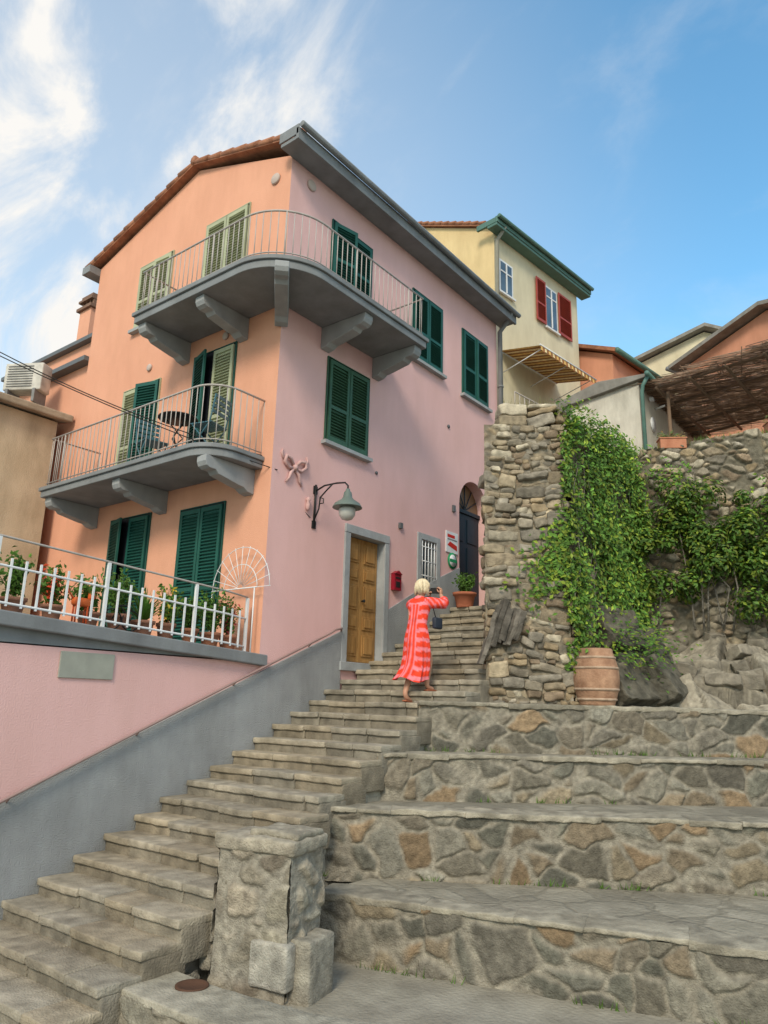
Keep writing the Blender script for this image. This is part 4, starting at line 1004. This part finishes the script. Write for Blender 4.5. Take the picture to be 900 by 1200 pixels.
# ------------------------------------------------------------------ world
sc=bpy.context.scene
wd=bpy.data.worlds.new("World"); sc.world=wd; wd.use_nodes=True; nt=wd.node_tree; nt.nodes.clear()
SD=Vector((.30,-.72,.60)).normalized()   # towards the sun
el=math.asin(SD.z); az=math.atan2(SD.x,SD.y)
sk=nd(nt,'ShaderNodeTexSky',sky_type='NISHITA'); sk.sun_disc=False; sk.sun_elevation=el; sk.sun_rotation=az; sk.air_density=1.1; sk.dust_density=.5; sk.ozone_density=1.5
tc=nd(nt,'ShaderNodeTexCoord'); nv=nd(nt,'ShaderNodeVectorMath',operation='NORMALIZE'); nt.links.new(tc.outputs['Generated'],nv.inputs[0])
def M2(op,a,b,clamp=False):
    n=nd(nt,'ShaderNodeMath',operation=op); n.use_clamp=clamp
    for i,x in enumerate((a,b)):
        if isinstance(x,(int,float)): n.inputs[i].default_value=x
        else: nt.links.new(x,n.inputs[i])
    return n.outputs[0]
def dirmask(v_,a,b,lo,hi):
    dp=nd(nt,'ShaderNodeVectorMath',operation='DOT_PRODUCT'); dp.inputs[1].default_value=Vector(v_).normalized(); nt.links.new(nv.outputs[0],dp.inputs[0])
    mr=nd(nt,'ShaderNodeMapRange'); mr.interpolation_type='SMOOTHSTEP'
    for k_,x in (('From Min',a),('From Max',b),('To Min',lo),('To Max',hi)): mr.inputs[k_].default_value=x
    nt.links.new(dp.outputs['Value'],mr.inputs['Value']); return mr.outputs[0]
def cloud(rot,scl,sc_,p0,p1,det=8):
    mp=nd(nt,'ShaderNodeMapping'); mp.inputs['Rotation'].default_value=rot; mp.inputs['Scale'].default_value=scl; nt.links.new(nv.outputs[0],mp.inputs[0])
    nz=nd(nt,'ShaderNodeTexNoise'); nz.inputs['Scale'].default_value=sc_; nz.inputs['Detail'].default_value=det; nz.inputs['Roughness'].default_value=.6; nz.inputs['Distortion'].default_value=.4
    nt.links.new(mp.outputs[0],nz.inputs['Vector'])
    mr=nd(nt,'ShaderNodeMapRange'); mr.interpolation_type='SMOOTHSTEP'; mr.inputs['From Min'].default_value=p0; mr.inputs['From Max'].default_value=p1
    nt.links.new(nz.outputs['Fac'],mr.inputs['Value']); return mr.outputs[0]
c1=M2('MULTIPLY',cloud((.3,.5,.9),(2.6,5.0,3.4),1.5,.42,.76),dirmask((-.74,.33,.63),.90,.995,0,.95))
c2=M2('MULTIPLY',cloud((.3,.5,.9),(1.6,4.0,2.4),2.2,.50,.85),.22)
c_fill=M2('MULTIPLY',cloud((0,0,0),(1,1,1.5),2.0,.30,.55,3),dirmask((.5,-.85,.1),-.25,.4,0,.9))  # unseen cloud cover added behind the camera for white fill light
haze=dirmask((-.92,.32,.25),.50,1.0,0,.42)
tot=M2('ADD',M2('ADD',c1,c2),M2('ADD',c_fill,haze),True)
tint=nd(nt,'ShaderNodeMix',data_type='RGBA',blend_type='MULTIPLY'); tint.inputs[0].default_value=1; tint.inputs[7].default_value=(1.2,1.85,1.85,1)
nt.links.new(sk.outputs[0],tint.inputs[6])
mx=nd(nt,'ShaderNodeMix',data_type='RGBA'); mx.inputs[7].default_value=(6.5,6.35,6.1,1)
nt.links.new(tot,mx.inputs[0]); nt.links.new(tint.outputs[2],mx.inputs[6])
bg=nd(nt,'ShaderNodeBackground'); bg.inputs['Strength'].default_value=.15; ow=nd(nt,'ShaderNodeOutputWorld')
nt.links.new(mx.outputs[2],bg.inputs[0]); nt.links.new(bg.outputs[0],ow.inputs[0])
sl=bpy.data.lights.new("sun",'SUN'); sl.energy=2.7; sl.angle=math.radians(16); sl.color=(1,.88,.70)
so=bpy.data.objects.new("sun",sl); C.objects.link(so); so.rotation_euler=(-SD).to_track_quat('-Z','Y').to_euler()
sc.view_settings.view_transform='Standard'; sc.view_settings.look='None'; sc.view_settings.exposure=0
# ------------------------------------------------------------------ camera
cam=bpy.data.cameras.new("camera"); cam.sensor_fit='VERTICAL'; cam.sensor_height=36; cam.lens=36*867/1200; cam.clip_end=1000; cam.clip_start=.1
co=bpy.data.objects.new("camera",cam); C.objects.link(co); sc.camera=co
h_,p_,r_=map(math.radians,(38,14.5,1.5))
f_=Vector((-math.sin(h_)*math.cos(p_),math.cos(h_)*math.cos(p_),math.sin(p_))); r0=Vector((math.cos(h_),math.sin(h_),0)); u0=r0.cross(f_)
rr_=r0*math.cos(r_)+u0*math.sin(r_); uu_=u0*math.cos(r_)-r0*math.sin(r_)
M4=Matrix((rr_,uu_,-f_)).transposed().to_4x4(); M4.translation=Vector((0,0,2.42)); co.matrix_world=M4
